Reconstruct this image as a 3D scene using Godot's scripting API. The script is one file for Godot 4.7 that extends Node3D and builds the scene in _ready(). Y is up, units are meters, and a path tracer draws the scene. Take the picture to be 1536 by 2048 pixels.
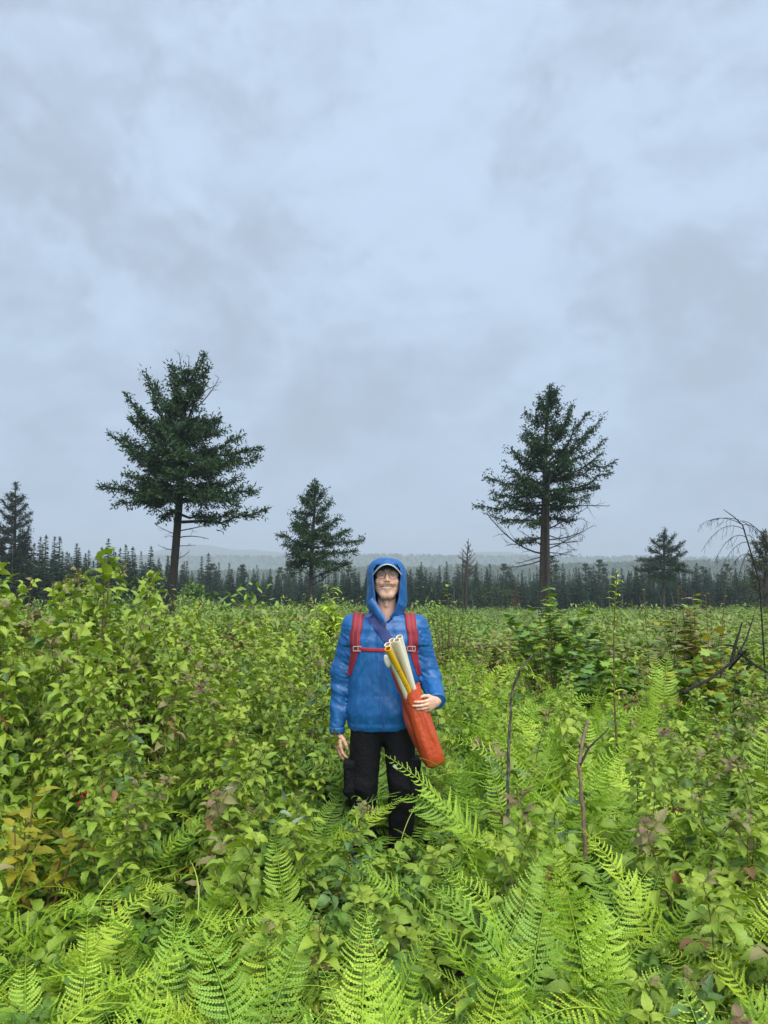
extends Node3D
# A person in a wet clearing of ferns and brambles: lone conifers, a fir edge and misty ridges behind. Metres, y up, the camera looks along -z.

const EYE := 1.68
const TILT := 5.42
var taken := {}
var rng := RandomNumberGenerator.new()
var bumps := FastNoiseLite.new()
var M := {}


class Shape:
	var v := PackedVector3Array()
	var n := PackedVector3Array()
	var uv := PackedVector2Array()
	var c := PackedColorArray()
	var ix := PackedInt32Array()

	func dot(p: Vector3, t := Vector2.ZERO, col := Color.WHITE) -> int:
		v.append(p)
		uv.append(t)
		c.append(col)
		return v.size() - 1

	func tri(a: int, b: int, d: int) -> void:
		ix.append(a)
		ix.append(b)
		ix.append(d)

	func quad(a: int, b: int, d: int, e: int) -> void:
		tri(a, b, d)
		tri(a, d, e)

	func smooth() -> Shape:
		n.resize(v.size())
		n.fill(Vector3.ZERO)
		for k in range(0, ix.size(), 3):
			var a := ix[k]
			var b := ix[k + 1]
			var d := ix[k + 2]
			var f := (v[d] - v[a]).cross(v[b] - v[a])
			n[a] += f
			n[b] += f
			n[d] += f
		for k in n.size():
			n[k] = n[k].normalized() if n[k].length_squared() > 1e-20 else Vector3.UP
		return self

	func add(o: Shape, xf := Transform3D(), col := Color.WHITE) -> void:
		var base := v.size()
		v.append_array(xf * o.v)
		n.append_array(Transform3D(xf.basis.orthonormalized(), Vector3.ZERO) * o.n)
		uv.append_array(o.uv)
		if col == Color.WHITE:
			c.append_array(o.c)
		else:
			for q in o.c:
				c.append(q * col)
		for i in o.ix:
			ix.append(i + base)

	func tube(path: PackedVector3Array, radii: PackedFloat32Array, sides := 6, col := Color.WHITE) -> void:
		var last := path.size() - 1
		var side := Vector3.RIGHT
		var base := v.size()
		var run := 0.0
		for k in path.size():
			var d := (path[mini(k + 1, last)] - path[maxi(k - 1, 0)]).normalized()
			if absf(d.dot(side)) > 0.95:
				side = Vector3.FORWARD
			side = (side - d * d.dot(side)).normalized()
			var up := d.cross(side)
			if k:
				run += path[k].distance_to(path[k - 1])
			for s in sides:
				var a := TAU * s / sides
				dot(path[k] + (side * cos(a) + up * sin(a)) * radii[k], Vector2(float(s) / sides, run), col)
		for k in last:
			for s in sides:
				var t := (s + 1) % sides
				quad(base + k * sides + s, base + k * sides + t, base + (k + 1) * sides + t, base + (k + 1) * sides + s)
		for e in [0, last]:
			var mid := dot(path[e], Vector2.ZERO, col)
			for s in sides:
				var t := (s + 1) % sides
				if e:
					tri(base + e * sides + s, base + e * sides + t, mid)
				else:
					tri(base + t, base + s, mid)

	func sheet(rows: Array, closed := false, col := Color.WHITE) -> void:
		var base := v.size()
		var w: int = rows[0].size()
		for k in rows.size():
			for s in w:
				dot(rows[k][s], Vector2(float(s) / maxi(w - 1, 1), float(k) / maxi(rows.size() - 1, 1)), col)
		for k in rows.size() - 1:
			for s in (w if closed else w - 1):
				var t := (s + 1) % w
				quad(base + k * w + s, base + k * w + t, base + (k + 1) * w + t, base + (k + 1) * w + s)

	func blade(p: Vector3, d: Vector3, side: Vector3, length: float, width: float, col := Color.WHITE) -> void:
		var m := p + d * length * 0.45
		var a := dot(p, Vector2(0.5, 0), col)
		var b := dot(m + side * width * 0.5, Vector2(1, 0.45), col)
		var e := dot(p + d * length, Vector2(0.5, 1), col)
		var f := dot(m - side * width * 0.5, Vector2(0, 0.45), col)
		quad(a, b, e, f)

	func mesh(material: Material = null) -> ArrayMesh:
		if n.size() != v.size():
			smooth()
		var a := []
		a.resize(Mesh.ARRAY_MAX)
		a[Mesh.ARRAY_VERTEX] = v
		a[Mesh.ARRAY_NORMAL] = n
		a[Mesh.ARRAY_TEX_UV] = uv
		a[Mesh.ARRAY_COLOR] = c
		a[Mesh.ARRAY_INDEX] = ix
		var m := ArrayMesh.new()
		m.add_surface_from_arrays(Mesh.PRIMITIVE_TRIANGLES, a)
		if material:
			m.surface_set_material(0, material)
		return m


func numbered(called: String) -> String:
	taken[called] = taken.get(called, -1) + 1
	return called if taken[called] == 0 else "%s_%03d" % [called, taken[called]]


func tag(o: Node3D, label: String, category: String, group := "") -> void:
	o.set_meta("label", label)
	o.set_meta("category", category)
	if group:
		o.set_meta("group", group)


func thing(called: String, label: String, category: String, where: Vector3, group := "") -> Node3D:
	var o := Node3D.new()
	o.name = numbered(called)
	add_child(o, true)
	o.position = where
	tag(o, label, category, group)
	return o


func part(called: String, m: Mesh, parent: Node, material: Material = null) -> MeshInstance3D:
	var o := MeshInstance3D.new()
	o.name = called
	o.mesh = m
	if material:
		o.material_override = material
	parent.add_child(o, true)
	return o


func single(called: String, m: Mesh, label: String, category: String, where := Vector3.ZERO, group := "", material: Material = null) -> MeshInstance3D:
	var o := part(numbered(called), m, self, material)
	o.position = where
	tag(o, label, category, group)
	return o


func setting(called: String, m: Mesh, kind := "structure") -> MeshInstance3D:
	var o := part(numbered(called), m, self)
	o.set_meta("kind", kind)
	return o


func scatter(called: String, m: Mesh, where: Array, tints: Array) -> void:
	if where.is_empty():
		return
	var mm := MultiMesh.new()
	mm.transform_format = MultiMesh.TRANSFORM_3D
	mm.use_colors = true
	mm.mesh = m
	mm.instance_count = where.size()
	for i in where.size():
		mm.set_instance_transform(i, where[i])
		mm.set_instance_color(i, tints[i])
	var o := MultiMeshInstance3D.new()
	o.name = numbered(called)
	o.multimesh = mm
	o.set_meta("kind", "stuff")
	add_child(o, true)


func paint(called: String, lin: Color, rough := 0.6, more := {}) -> StandardMaterial3D:
	var m := StandardMaterial3D.new()
	m.resource_name = called
	m.albedo_color = lin.linear_to_srgb()
	m.roughness = rough
	m.cull_mode = BaseMaterial3D.CULL_DISABLED
	for k in more:
		m.set(k, more[k])
	M[called] = m
	return m


func leafy(called: String, lin: Color, through: float, rough: float, textured := true) -> StandardMaterial3D:
	var m := paint(called, lin, rough, {"vertex_color_use_as_albedo": true, "backlight_enabled": true, "backlight": Color(through, through * 1.0, through * 0.55)})
	if textured:
		m.albedo_texture = leaf_print
		m.heightmap_enabled = true
		m.heightmap_texture = leaf_relief
		m.heightmap_scale = 0.25
	return m


func ordinal(n: int) -> String:
	var said := ["first", "second", "third", "fourth", "fifth", "sixth", "seventh", "eighth", "ninth", "tenth", "eleventh", "twelfth"]
	if n <= 12:
		return said[n - 1]
	return "%d%s" % [n, "th" if n % 100 in [11, 12, 13] or n % 10 > 3 or n % 10 == 0 else ["st", "nd", "rd"][n % 10 - 1]]


func rnd(a: float, b: float) -> float:
	return rng.randf_range(a, b)


func any_way() -> Vector3:
	return Vector3(rnd(-1, 1), rnd(-1, 1), rnd(-1, 1))


func ground(x: float, z: float) -> float:
	var d := -z
	var h := 0.10 * bumps.get_noise_2d(x * 1.1, z * 1.1) * clampf((absf(x) + absf(z + 4.9)) * 0.5 - 0.5, 0, 1)
	if d > 8.0:
		h -= 0.026 * (minf(d, 115.0) - 8.0)
	if d > 115.0:
		h -= 0.028 * (minf(d, 330.0) - 115.0)
	return h + 0.5 * bumps.get_noise_2d(x * 0.06 + 40.0, z * 0.06) * clampf((d - 12.0) / 40.0, 0, 1)


# a point of the place seen from the standpoint of the photograph: columns and rows of the 1536 x 2048 picture, and metres ahead
func at(px: float, py: float, ahead: float) -> Vector3:
	var u := (px - 768.0) / 1538.0
	var w := (1024.0 - py) / 1538.0
	var a := deg_to_rad(TILT)
	var f := cos(a) - w * sin(a)
	return Vector3(u * ahead / f, EYE + (sin(a) + w * cos(a)) * ahead / f, -ahead)


func bend(a: Vector3, b: Vector3, lift: Vector3, steps: int) -> PackedVector3Array:
	var out := PackedVector3Array()
	for k in steps + 1:
		var t := float(k) / steps
		out.append(a.lerp(b, t) + lift * 4.0 * t * (1.0 - t))
	return out


func taper(a: float, b: float, steps: int) -> PackedFloat32Array:
	var out := PackedFloat32Array()
	for k in steps + 1:
		out.append(lerpf(a, b, float(k) / steps))
	return out


func frame(d: Vector3, up := Vector3.UP) -> Basis:
	var z := d.normalized()
	if absf(z.dot(up)) > 0.98:
		up = Vector3.RIGHT
	var x := up.cross(z).normalized()
	return Basis(x, z.cross(x), z)


var leaf_print: Texture2D
var leaf_relief: Texture2D


func make_leaf_textures() -> void:
	var w := 96
	var h := 192
	var a := Image.create(w, h, false, Image.FORMAT_RGB8)
	var b := Image.create(w, h, false, Image.FORMAT_RGB8)
	var fine := FastNoiseLite.new()
	fine.seed = 5
	fine.frequency = 0.09
	for y in h:
		for x in w:
			var s := absf((x + 0.5) / w - 0.5) * 2.0
			var t := (y + 0.5) / h
			var rib := maxf(0.0, 1.0 - s * 16.0)
			var k := (t - s * 0.24) * 8.5
			var near := absf(k - roundf(k))
			var vein := maxf(0.0, 1.0 - near * 9.0) * clampf(1.15 - s, 0, 1)
			var g := 0.86 + 0.10 * fine.get_noise_2d(x, y) + 0.14 * maxf(rib, vein * 0.8)
			a.set_pixel(x, y, Color(g * 0.98, g, g * 0.96))
			var r := 0.35 + 0.6 * sqrt(minf(near * 2.0, 1.0)) * (1.0 - s * 0.3) - rib * 0.5 + 0.12 * fine.get_noise_2d(x * 2, y * 2)
			b.set_pixel(x, y, Color(r, r, r))
	leaf_print = ImageTexture.create_from_image(a)
	leaf_relief = ImageTexture.create_from_image(b)


func sky_picture() -> ImageTexture:
	var w := 1536
	var h := 768
	var im := Image.create(w, h, false, Image.FORMAT_RGBF)
	var big := FastNoiseLite.new()
	big.seed = 31
	big.frequency = 1.15
	big.fractal_octaves = 5
	big.fractal_gain = 0.55
	big.domain_warp_enabled = true
	big.domain_warp_amplitude = 0.5
	big.domain_warp_frequency = 0.8
	var soft := FastNoiseLite.new()
	soft.seed = 77
	soft.frequency = 0.45
	soft.fractal_octaves = 3
	var low := Color(0.475, 0.600, 0.775)
	var high := Color(0.545, 0.67, 0.845)
	for y in h:
		var up := (0.5 - (y + 0.5) / h) * PI
		var e := sin(up)
		var lean := 1.0 / (maxf(e, 0.0) + 0.17)
		for x in w:
			if e < -0.02:
				im.set_pixel(x, y, low * 0.7)
				continue
			var around := (x + 0.5) / w * TAU
			var p := Vector2(sin(around), cos(around)) * cos(up) * lean
			var q := Vector3(sin(around) * cos(up), e * 1.5, cos(around) * cos(up)) * 3.9
			var cl := big.get_noise_3dv(q + Vector3(0.4 * soft.get_noise_3dv(q * 2.0), 0, 0)) * 0.75 + soft.get_noise_2d(p.x * 1.5, p.y * 1.5) * 0.45 + 0.34 * big.get_noise_3dv(q * 2.6)
			cl *= clampf(0.35 + e * 2.2, 0.0, 1.0)
			var col := low.lerp(high, clampf(e, 0, 1))
			var m := 1.0 + 0.29 * smoothstep(-0.55, 0.55, cl) - 0.14
			var grey := clampf(-cl * 1.6, 0, 1) * 0.05
			im.set_pixel(x, y, Color(col.r * (m + grey * 0.7), col.g * m, col.b * (m - grey * 0.5)))
	return ImageTexture.create_from_image(im)


func _ready() -> void:
	rng.seed = 20240
	bumps.seed = 3
	bumps.frequency = 0.35
	bumps.fractal_octaves = 3
	var cam := Camera3D.new()
	cam.name = "camera"
	cam.fov = 67.3
	cam.near = 0.05
	cam.far = 9000.0
	cam.position = Vector3(0, EYE, 0)
	cam.rotation_degrees = Vector3(TILT, 0, 0)
	add_child(cam)
	cam.current = true
	var e := Environment.new()
	e.background_mode = Environment.BG_SKY
	var sky := Sky.new()
	var over := PanoramaSkyMaterial.new()
	over.panorama = sky_picture()
	sky.sky_material = over
	e.sky = sky
	e.background_energy_multiplier = 0.270
	e.tonemap_mode = Environment.TONE_MAPPER_LINEAR
	e.tonemap_exposure = 3.8
	e.sdfgi_enabled = true
	e.ssao_enabled = true
	e.ssil_enabled = true
	e.fog_enabled = true
	e.fog_density = 0.00062
	e.fog_light_color = Color(0.86, 0.93, 1.0)
	var we := WorldEnvironment.new()
	we.name = "weather"
	we.environment = e
	add_child(we)
	var sun := DirectionalLight3D.new()
	sun.name = "veiled_sun"
	sun.light_energy = 0.5
	sun.light_color = Color(1.0, 0.965, 0.90)
	sun.light_angular_distance = 70.0
	sun.shadow_enabled = true
	sun.rotation_degrees = Vector3(-50, 25, 0)
	add_child(sun)

	make_leaf_textures()
	make_paints()
	build_land()
	build_forest()
	build_trees()
	build_person()
	build_gear()
	build_saplings()
	build_thicket()


func make_paints() -> void:
	var mottled := NoiseTexture2D.new()
	mottled.width = 512
	mottled.height = 512
	mottled.seamless = true
	var f := FastNoiseLite.new()
	f.seed = 9
	f.frequency = 0.02
	f.fractal_octaves = 5
	mottled.noise = f
	var dark := Gradient.new()
	dark.set_color(0, Color(0.55, 0.5, 0.45))
	dark.set_color(1, Color(1, 1, 1))
	mottled.color_ramp = dark
	var bark_grain := NoiseTexture2D.new()
	bark_grain.width = 256
	bark_grain.height = 256
	bark_grain.seamless = true
	var g := FastNoiseLite.new()
	g.seed = 12
	g.frequency = 0.05
	g.fractal_type = FastNoiseLite.FRACTAL_RIDGED
	bark_grain.noise = g
	var rough_bark := {"albedo_texture": bark_grain, "uv1_triplanar": true, "uv1_scale": Vector3(2.2, 0.5, 2.2), "heightmap_enabled": true, "heightmap_texture": bark_grain, "heightmap_scale": 3.0}
	paint("soil", Color(0.045, 0.04, 0.022), 0.95, {"albedo_texture": mottled, "uv1_triplanar": true, "uv1_scale": Vector3(0.8, 0.8, 0.8), "vertex_color_use_as_albedo": true})
	paint("bark", Color(0.13, 0.115, 0.10), 0.9, rough_bark)
	paint("dark_bark", Color(0.05, 0.045, 0.04), 0.9, rough_bark)
	paint("char", Color(0.022, 0.02, 0.019), 0.85, rough_bark)
	paint("far_bark", Color(0.10, 0.09, 0.085), 0.9)
	paint("grey_wood", Color(0.065, 0.06, 0.057), 0.9)
	paint("stick_grey", Color(0.20, 0.18, 0.165), 0.9, rough_bark)
	paint("pale_wood", Color(0.30, 0.24, 0.18), 0.85, {"albedo_texture": mottled, "uv1_triplanar": true, "uv1_scale": Vector3(6, 2, 6)})
	paint("twig", Color(0.13, 0.085, 0.04), 0.7)
	paint("green_stem", Color(0.10, 0.14, 0.04), 0.6)
	paint("needles", Color(1, 1, 1), 0.75, {"metallic_specular": 0.2, "vertex_color_use_as_albedo": true, "backlight_enabled": true, "backlight": Color(0.35, 0.4, 0.25)})
	paint("far_wood", Color(1, 1, 1), 0.9, {"vertex_color_use_as_albedo": true})
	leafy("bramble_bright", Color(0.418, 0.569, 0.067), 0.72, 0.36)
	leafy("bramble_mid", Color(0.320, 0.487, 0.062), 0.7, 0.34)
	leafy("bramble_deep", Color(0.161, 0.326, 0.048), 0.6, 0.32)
	leafy("bramble_blue", Color(0.17, 0.31, 0.11), 0.6, 0.42)
	leafy("bramble_yellow", Color(0.46, 0.43, 0.035), 0.8, 0.45)
	leafy("bramble_mauve", Color(0.30, 0.28, 0.12), 0.55, 0.5)
	leafy("bramble_rust", Color(0.27, 0.18, 0.11), 0.5, 0.5)
	leafy("leaf_pale", Color(0.34, 0.44, 0.32), 0.5, 0.6)
	leafy("leaf_dry", Color(0.27, 0.15, 0.06), 0.6, 0.7)
	leafy("leaf_any", Color(1, 1, 1), 0.7, 0.42)
	leafy("fern_lime", Color(0.456, 0.643, 0.057), 0.75, 0.5, false)
	leafy("fern_bright", Color(0.355, 0.564, 0.053), 0.75, 0.5, false)
	leafy("fern_green", Color(0.228, 0.425, 0.048), 0.7, 0.5, false)
	leafy("fern_deep", Color(0.090, 0.232, 0.038), 0.7, 0.5, false)
	leafy("fern_any", Color(1, 1, 1), 0.75, 0.5, false)


func build_land() -> void:
	var xs := PackedFloat32Array()
	var zs := PackedFloat32Array()
	for k in range(-44, 45):
		var s := absf(k) / 44.0
		xs.append(signf(k) * (6.0 * s + 60.0 * s ** 3 + 2600.0 * s ** 9))
	for k in 110:
		var s := k / 109.0
		zs.append(60.0 - 50.0 * minf(s * 10.0, 1.0) - (22.0 * s + 120.0 * s ** 3 + 3200.0 * s ** 10))
	var land := Shape.new()
	for z in zs:
		for x in xs:
			var d := Vector2(x, z).length()
			var shade := clampf((d - 5.0) / 18.0, 0, 1)
			var col := Color(1, 1, 1).lerp(Color(1.7, 2.6, 1.0), shade)
			land.dot(Vector3(x, ground(x, z), z), Vector2(x, z), col)
	var w := xs.size()
	for k in zs.size() - 1:
		for s in w - 1:
			land.quad(k * w + s, k * w + s + 1, (k + 1) * w + s + 1, (k + 1) * w + s)
	setting("ground", land.mesh(M.soil))
	var far_tree := Shape.new()
	for k in 3:
		var y := 0.12 + 0.28 * k
		var r := 0.30 - 0.08 * k
		var ring := PackedInt32Array()
		var tip := far_tree.dot(Vector3(0, y + 0.42, 0))
		for s in 6:
			var a := TAU * s / 6 + k
			var q := r * (1.0 if s % 2 else 0.72)
			ring.append(far_tree.dot(Vector3(cos(a) * q, y, sin(a) * q)))
		for s in 6:
			far_tree.tri(ring[s], ring[(s + 1) % 6], tip)
	var round_tree := Shape.new()
	for k in 34:
		var p := Vector3(rnd(-1, 1), rnd(-1, 1), rnd(-1, 1)).limit_length(1.0)
		round_tree.blade(Vector3(0, 0.6, 0) + p * Vector3(0.34, 0.36, 0.34), any_way().normalized(), any_way().normalized(), 0.4, 0.3)
	var spire: ArrayMesh = far_tree.mesh(M.needles)
	var puff: ArrayMesh = round_tree.mesh(M.needles)
	# [distance, half width, crest rows of the photograph turned into heights, floor, roughness, tree size]
	ridge(820.0, [[-900, 4.0], [-430, 6.0], [-130, 12.0], [0, 15.5], [145, 17.5], [250, 20.0], [400, 23.0], [550, 24.0], [900, 26.0]], 1.8, 6400, 9.0, [spire, puff])
	ridge(1750.0, [[-1900, 52.0], [-980, 56.0], [-590, 63.0], [-280, 64.0], [0, 67.0], [170, 64.0], [560, 62.0], [900, 60.0], [1900, 56.0]], 1.6, 6400, 9.0, [spire, puff])
	ridge(2800.0, [[-2900, 72.0], [-1300, 76.0], [-870, 108.0], [-680, 148.0], [-510, 130.0], [-240, 108.0], [120, 100.0], [400, 124.0], [630, 100.0], [1460, 90.0], [2900, 72.0]], 4.0, 0, 9.0, [])


func ridge(far: float, crest: Array, jitter: float, trees: int, size: float, kinds: Array) -> void:
	var heights := Curve.new()
	var lo: float = crest[0][0]
	var hi: float = crest[-1][0]
	heights.min_value = 0.0
	heights.max_value = 200.0
	for p in crest:
		heights.add_point(Vector2((p[0] - lo) / (hi - lo), p[1]), 0, 0)
	var top := func(x: float) -> float: return heights.sample((x - lo) / (hi - lo)) + jitter * bumps.get_noise_2d(x * 0.05, far)
	var deep := far * 0.34
	var s := Shape.new()
	var rows := []
	for r in 9:
		var t := r / 8.0
		var row := PackedVector3Array()
		for k in 121:
			var x := lerpf(lo, hi, k / 120.0)
			var lift := sin(clampf(t / 0.62, 0, 1) * PI / 2) if t < 0.62 else cos((t - 0.62) / 0.38 * PI / 2)
			row.append(Vector3(x, -12.0 + (top.call(x) + 12.0) * lift + jitter * bumps.get_noise_2d(x * 0.03, r * 7.0) * lift, -far - deep * (t - 0.62)))
		rows.append(row)
	s.sheet(rows, false, Color(0.05, 0.075, 0.045))
	setting("hill", s.mesh(M.far_wood))
	for kind in kinds.size():
		var where := []
		var tints := []
		for i in trees / kinds.size():
			var x := rnd(-far * 0.72, far * 0.72)
			var t := rnd(0.1, 0.68)
			var lift := sin(clampf(t / 0.62, 0, 1) * PI / 2) if t < 0.62 else cos((t - 0.62) / 0.38 * PI / 2)
			var y: float = -12.0 + (top.call(x) + 12.0) * lift - size * 0.45
			var k := size * rnd(0.6, 1.15)
			where.append(Transform3D(Basis(Vector3.UP, rnd(0, TAU)).scaled(Vector3(k * rnd(0.6, 0.9), k, k * 0.7)), Vector3(x, y, -far - deep * (t - 0.62))))
			var g := rnd(0.7, 1.3)
			tints.append(Color(0.045, 0.07, 0.04) * g if kind == 0 else Color(0.06, 0.10, 0.04) * g)
		scatter("hillside_woods", kinds[kind], where, tints)


# ---------------------------------------------------------------- conifers

func fir_crown(high: float, wide: float, bare: float, ragged: float, col: Color) -> Shape:
	var s := Shape.new()
	var y := high * bare
	while y < high * 0.985:
		var t := (y / high - bare) / (1.0 - bare)
		var r := wide * (pow(1.0 - t, 0.95) * 0.97 + 0.03) * (0.72 + 0.28 * minf(t * 6.0, 1.0))
		var many := int(lerpf(9, 4, t))
		var turn := rnd(0, TAU)
		for k in many:
			if rng.randf() < ragged * 0.4:
				continue
			var a := turn + TAU * k / many + rnd(-0.3, 0.3)
			var out := Vector3(cos(a), 0, sin(a))
			var side := Vector3(-sin(a), 0, cos(a))
			var reach := r * rnd(1.0 - ragged, 1.1)
			var tone := col * rnd(0.7, 1.35)
			var p := Vector3(0, y + rnd(-0.1, 0.1), 0)
			var slope := lerpf(-0.42, 0.5, t)
			var n := maxi(1, int(reach / 0.22))
			for q in n:
				var f := float(q) / n
				var b := p + out * reach * f + Vector3.UP * reach * (slope * f + 0.28 * f * f)
				for w in [-1, 0, 1]:
					var dir: Vector3 = (out * 0.9 + side * w * 0.9 + Vector3(0, rnd(-0.35, 0.15), 0)).normalized()
					s.blade(b, dir, (side * absf(w - 0.2) + Vector3(0, rnd(-0.6, 0.6), 0) + out * 0.3).normalized(), minf((0.42 - 0.16 * f) * (0.6 + wide * 0.42), 0.10 + r * 0.55), minf(0.17, 0.05 + r * 0.2), tone)
		y += high * rnd(0.022, 0.034) * lerpf(1.0, 0.6, t)
	s.blade(Vector3(0, high * 0.93, 0), Vector3.UP, Vector3.RIGHT, high * 0.075, 0.11, col)
	s.blade(Vector3(0, high * 0.93, 0), Vector3.UP, Vector3.BACK, high * 0.075, 0.11, col)
	return s


func pine_crown(high: float, wide: float, col: Color) -> Shape:
	var s := Shape.new()
	var y := high * 0.38
	while y < high:
		var t := (y / high - 0.38) / 0.62
		var r := wide * (1.0 - 0.75 * t) * rnd(0.6, 1.1)
		for k in 5:
			var a := rnd(0, TAU)
			var out := Vector3(cos(a), 0, sin(a))
			for q in 5:
				var f := (q + 1) / 5.0
				for w in 4:
					s.blade(Vector3(0, y, 0) + out * r * f + Vector3(0, r * 0.25 * f, 0), (out * 0.6 + any_way() + Vector3(0, 0.4, 0)).normalized(), any_way().normalized(), 0.5, 0.14, col * rnd(0.8, 1.3))
		y += high * rnd(0.05, 0.085)
	return s


func build_forest() -> void:
	var green := Color(0.020, 0.050, 0.024)
	var firs := []
	for k in 7:
		var o := Node3D.new()
		var wide: float = [1.15, 1.0, 1.3, 0.9, 1.1, 1.25, 1.0][k]
		o.name = "fir_tree"
		part("crown", fir_crown(7.0, wide, [0.04, 0.03, 0.06, 0.04, 0.03, 0.06, 0.12][k], [0.2, 0.15, 0.35, 0.2, 0.3, 0.25, 0.45][k], green * [1.0, 1.15, 0.9, 1.1, 1.25, 0.95, 1.0][k]).mesh(M.needles), o)
		var t := Shape.new()
		t.tube(PackedVector3Array([Vector3(0, -1, 0), Vector3(0, 3, 0), Vector3(0, 6.9, 0)]), PackedFloat32Array([0.11, 0.08, 0.01]), 6)
		part("trunk", t.mesh(M.far_bark), o)
		firs.append(o)
	var placed := []
	# the nearer block of firs on the left, stepping down to the right
	for row in 3:
		var px := -90.0
		while px < 335.0:
			var d := 66.0 + row * 7.0 + rnd(-2.5, 2.5) + maxf(px, 0) * 0.05
			var top := lerpf(1062.0, 1108.0, clampf(px / 330.0, 0, 1)) + rnd(-10, 34) - row * 6
			placed.append([px, d, top, "%s row of the tall block left of the leaning hemlock" % ordinal(row + 1)])
			px += rnd(16, 29)
	for row in 4:
		var px := 300.0 + row * 5.0
		while px < 1640.0:
			var d := 96.0 + row * 8.0 + rnd(-3, 3)
			var top := 1163.0 + rnd(-26, 18) - row * 6.5 - (14.0 if px < 420.0 else 0.0)
			var zone := "behind the leaning hemlock trunk"
			for z in [[430, "between leaning hemlock and smaller hemlock"], [570, "under the smaller hemlock"], [690, "just left of the man's hood"], [830, "between man and leafless tree"], [960, "between leafless tree and twin-trunk hemlock"], [1100, "between twin-trunk hemlock and weed stalk"], [1240, "under the broad pine"], [1390, "beside the bent dead sapling"]]:
				if px > z[0]:
					zone = z[1]
			var say := "%s forest row %s" % [ordinal(row + 1), zone]
			placed.append([px, d, top, say])
			px += rnd(15, 30)
	var nth := {}
	for p in placed:
		var foot := at(p[0], 1200, p[1])
		foot.y = ground(foot.x, foot.z)
		var high: float = (at(p[0], p[2], p[1]).y - foot.y)
		var o: Node3D = firs[rng.randi() % 7].duplicate()
		o.name = numbered("fir_tree")
		add_child(o, true)
		o.position = foot
		o.rotation.y = rnd(0, TAU)
		var k := high / 7.0
		o.scale = Vector3(k * rnd(1.1, 1.5) + 0.2, k, k * 1.25 + 0.2)
		nth[p[3]] = nth.get(p[3], 0) + 1
		tag(o, "%s fir from the left, %s" % [ordinal(nth[p[3]]), p[3]], "fir tree", "firs along the forest edge")
	# what stands behind them merges into one wood
	for kind in 4:
		var where := []
		var tints := []
		for i in 700:
			var px := rnd(-250, 1790)
			var d := rnd(122, 300) if px > 320 else rnd(88, 260)
			var foot := at(px, 1200, d)
			foot.y = ground(foot.x, foot.z)
			var high := rnd(5.0, 7.5) + d * 0.004
			where.append(Transform3D(Basis(Vector3.UP, rnd(0, TAU)).scaled(Vector3.ONE * high / 7.0), foot))
			tints.append(Color.WHITE * rnd(0.8, 1.3))
		scatter("forest", firs[kind].get_child(0).mesh, where, tints)
	var pine := pine_crown(8.0, 1.7, Color(0.045, 0.075, 0.045)).mesh(M.needles)
	var where2 := []
	var tints2 := []
	for i in 90:
		var px := rnd(330, 1750)
		var d := rnd(130, 300)
		var foot := at(px, 1200, d)
		foot.y = ground(foot.x, foot.z)
		where2.append(Transform3D(Basis(Vector3.UP, rnd(0, TAU)).scaled(Vector3.ONE * rnd(0.65, 1.1)), foot))
		tints2.append(Color.WHITE * rnd(0.8, 1.3))
	scatter("pine_woods", pine, where2, tints2)
	for q in [[935, 150, 1122, "leaning"], [1012, 140, 1128, "bent-topped"], [1108, 128, 1112, "tall wispy"], [1176, 135, 1128, "thin crooked"], [1205, 124, 1120, "straight"], [578, 140, 1130, "rounded"], [485, 150, 1130, "small"], [425, 150, 1128, "slim"], [840, 140, 1140, "short"], [700, 125, 1132, "shaggy"]]:
		var foot := at(q[0], 1200, q[1])
		foot.y = ground(foot.x, foot.z)
		var high: float = at(q[0], q[2], q[1]).y - foot.y
		var o := thing("pine_tree", "%s pine whose open crown stands above the fir edge, %s" % [q[3], "left of the man" if q[0] < 740 else "right of the man"], "pine tree", foot, "pines above the fir edge")
		part("crown", pine, o)
		var t := Shape.new()
		t.tube(PackedVector3Array([Vector3(0, -1, 0), Vector3(0.05, 4, 0), Vector3(0, 7.9, 0)]), PackedFloat32Array([0.14, 0.1, 0.02]), 6)
		part("trunk", t.mesh(M.far_bark), o)
		o.scale = Vector3.ONE * high / 8.0
	# a round dark maple, a light green bush and a dying red fir along the edge
	for q in [[985, 92, 1165, 1225, 2.9, Color(0.035, 0.06, 0.03), "round dark broadleaf tree in front of the firs beside the leafless tree"], [388, 62, 1158, 1220, 1.1, Color(0.09, 0.16, 0.04), "light green bush beside the trunk of the leaning hemlock"], [1500, 90, 1150, 1230, 2.0, Color(0.05, 0.075, 0.04), "dull green broadleaf tree at the forest edge behind the bent branch"]]:
		var foot := at(q[0], 1200, q[1])
		foot.y = ground(foot.x, foot.z)
		var high: float = at(q[0], q[2], q[1]).y - foot.y
		var o := thing("broadleaf_tree", q[6], "tree", foot)
		var s := Shape.new()
		for k in 2600:
			var p := any_way().limit_length(1.0)
			p *= 0.75 + 0.25 * sin(p.x * 5.0) * cos(p.z * 4.0 + p.y * 3.0)
			s.blade(Vector3(p.x * q[4], high * (0.54 + 0.46 * p.y), p.z * q[4]), any_way().normalized(), any_way().normalized(), 0.3, 0.2, q[5] * rnd(0.7, 1.4))
		part("crown", s.mesh(M.needles), o)
		var t := Shape.new()
		t.tube(PackedVector3Array([Vector3(0, -1, 0), Vector3(0.05, high * 0.7, 0)]), PackedFloat32Array([0.12, 0.05]), 6)
		part("trunk", t.mesh(M.far_bark), o)
	var dying := at(1030, 1200, 94)
	dying.y = ground(dying.x, dying.z)
	var red := thing("fir_tree", "dying fir with rust brown needles left of the twin trunk", "fir tree", dying)
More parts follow.
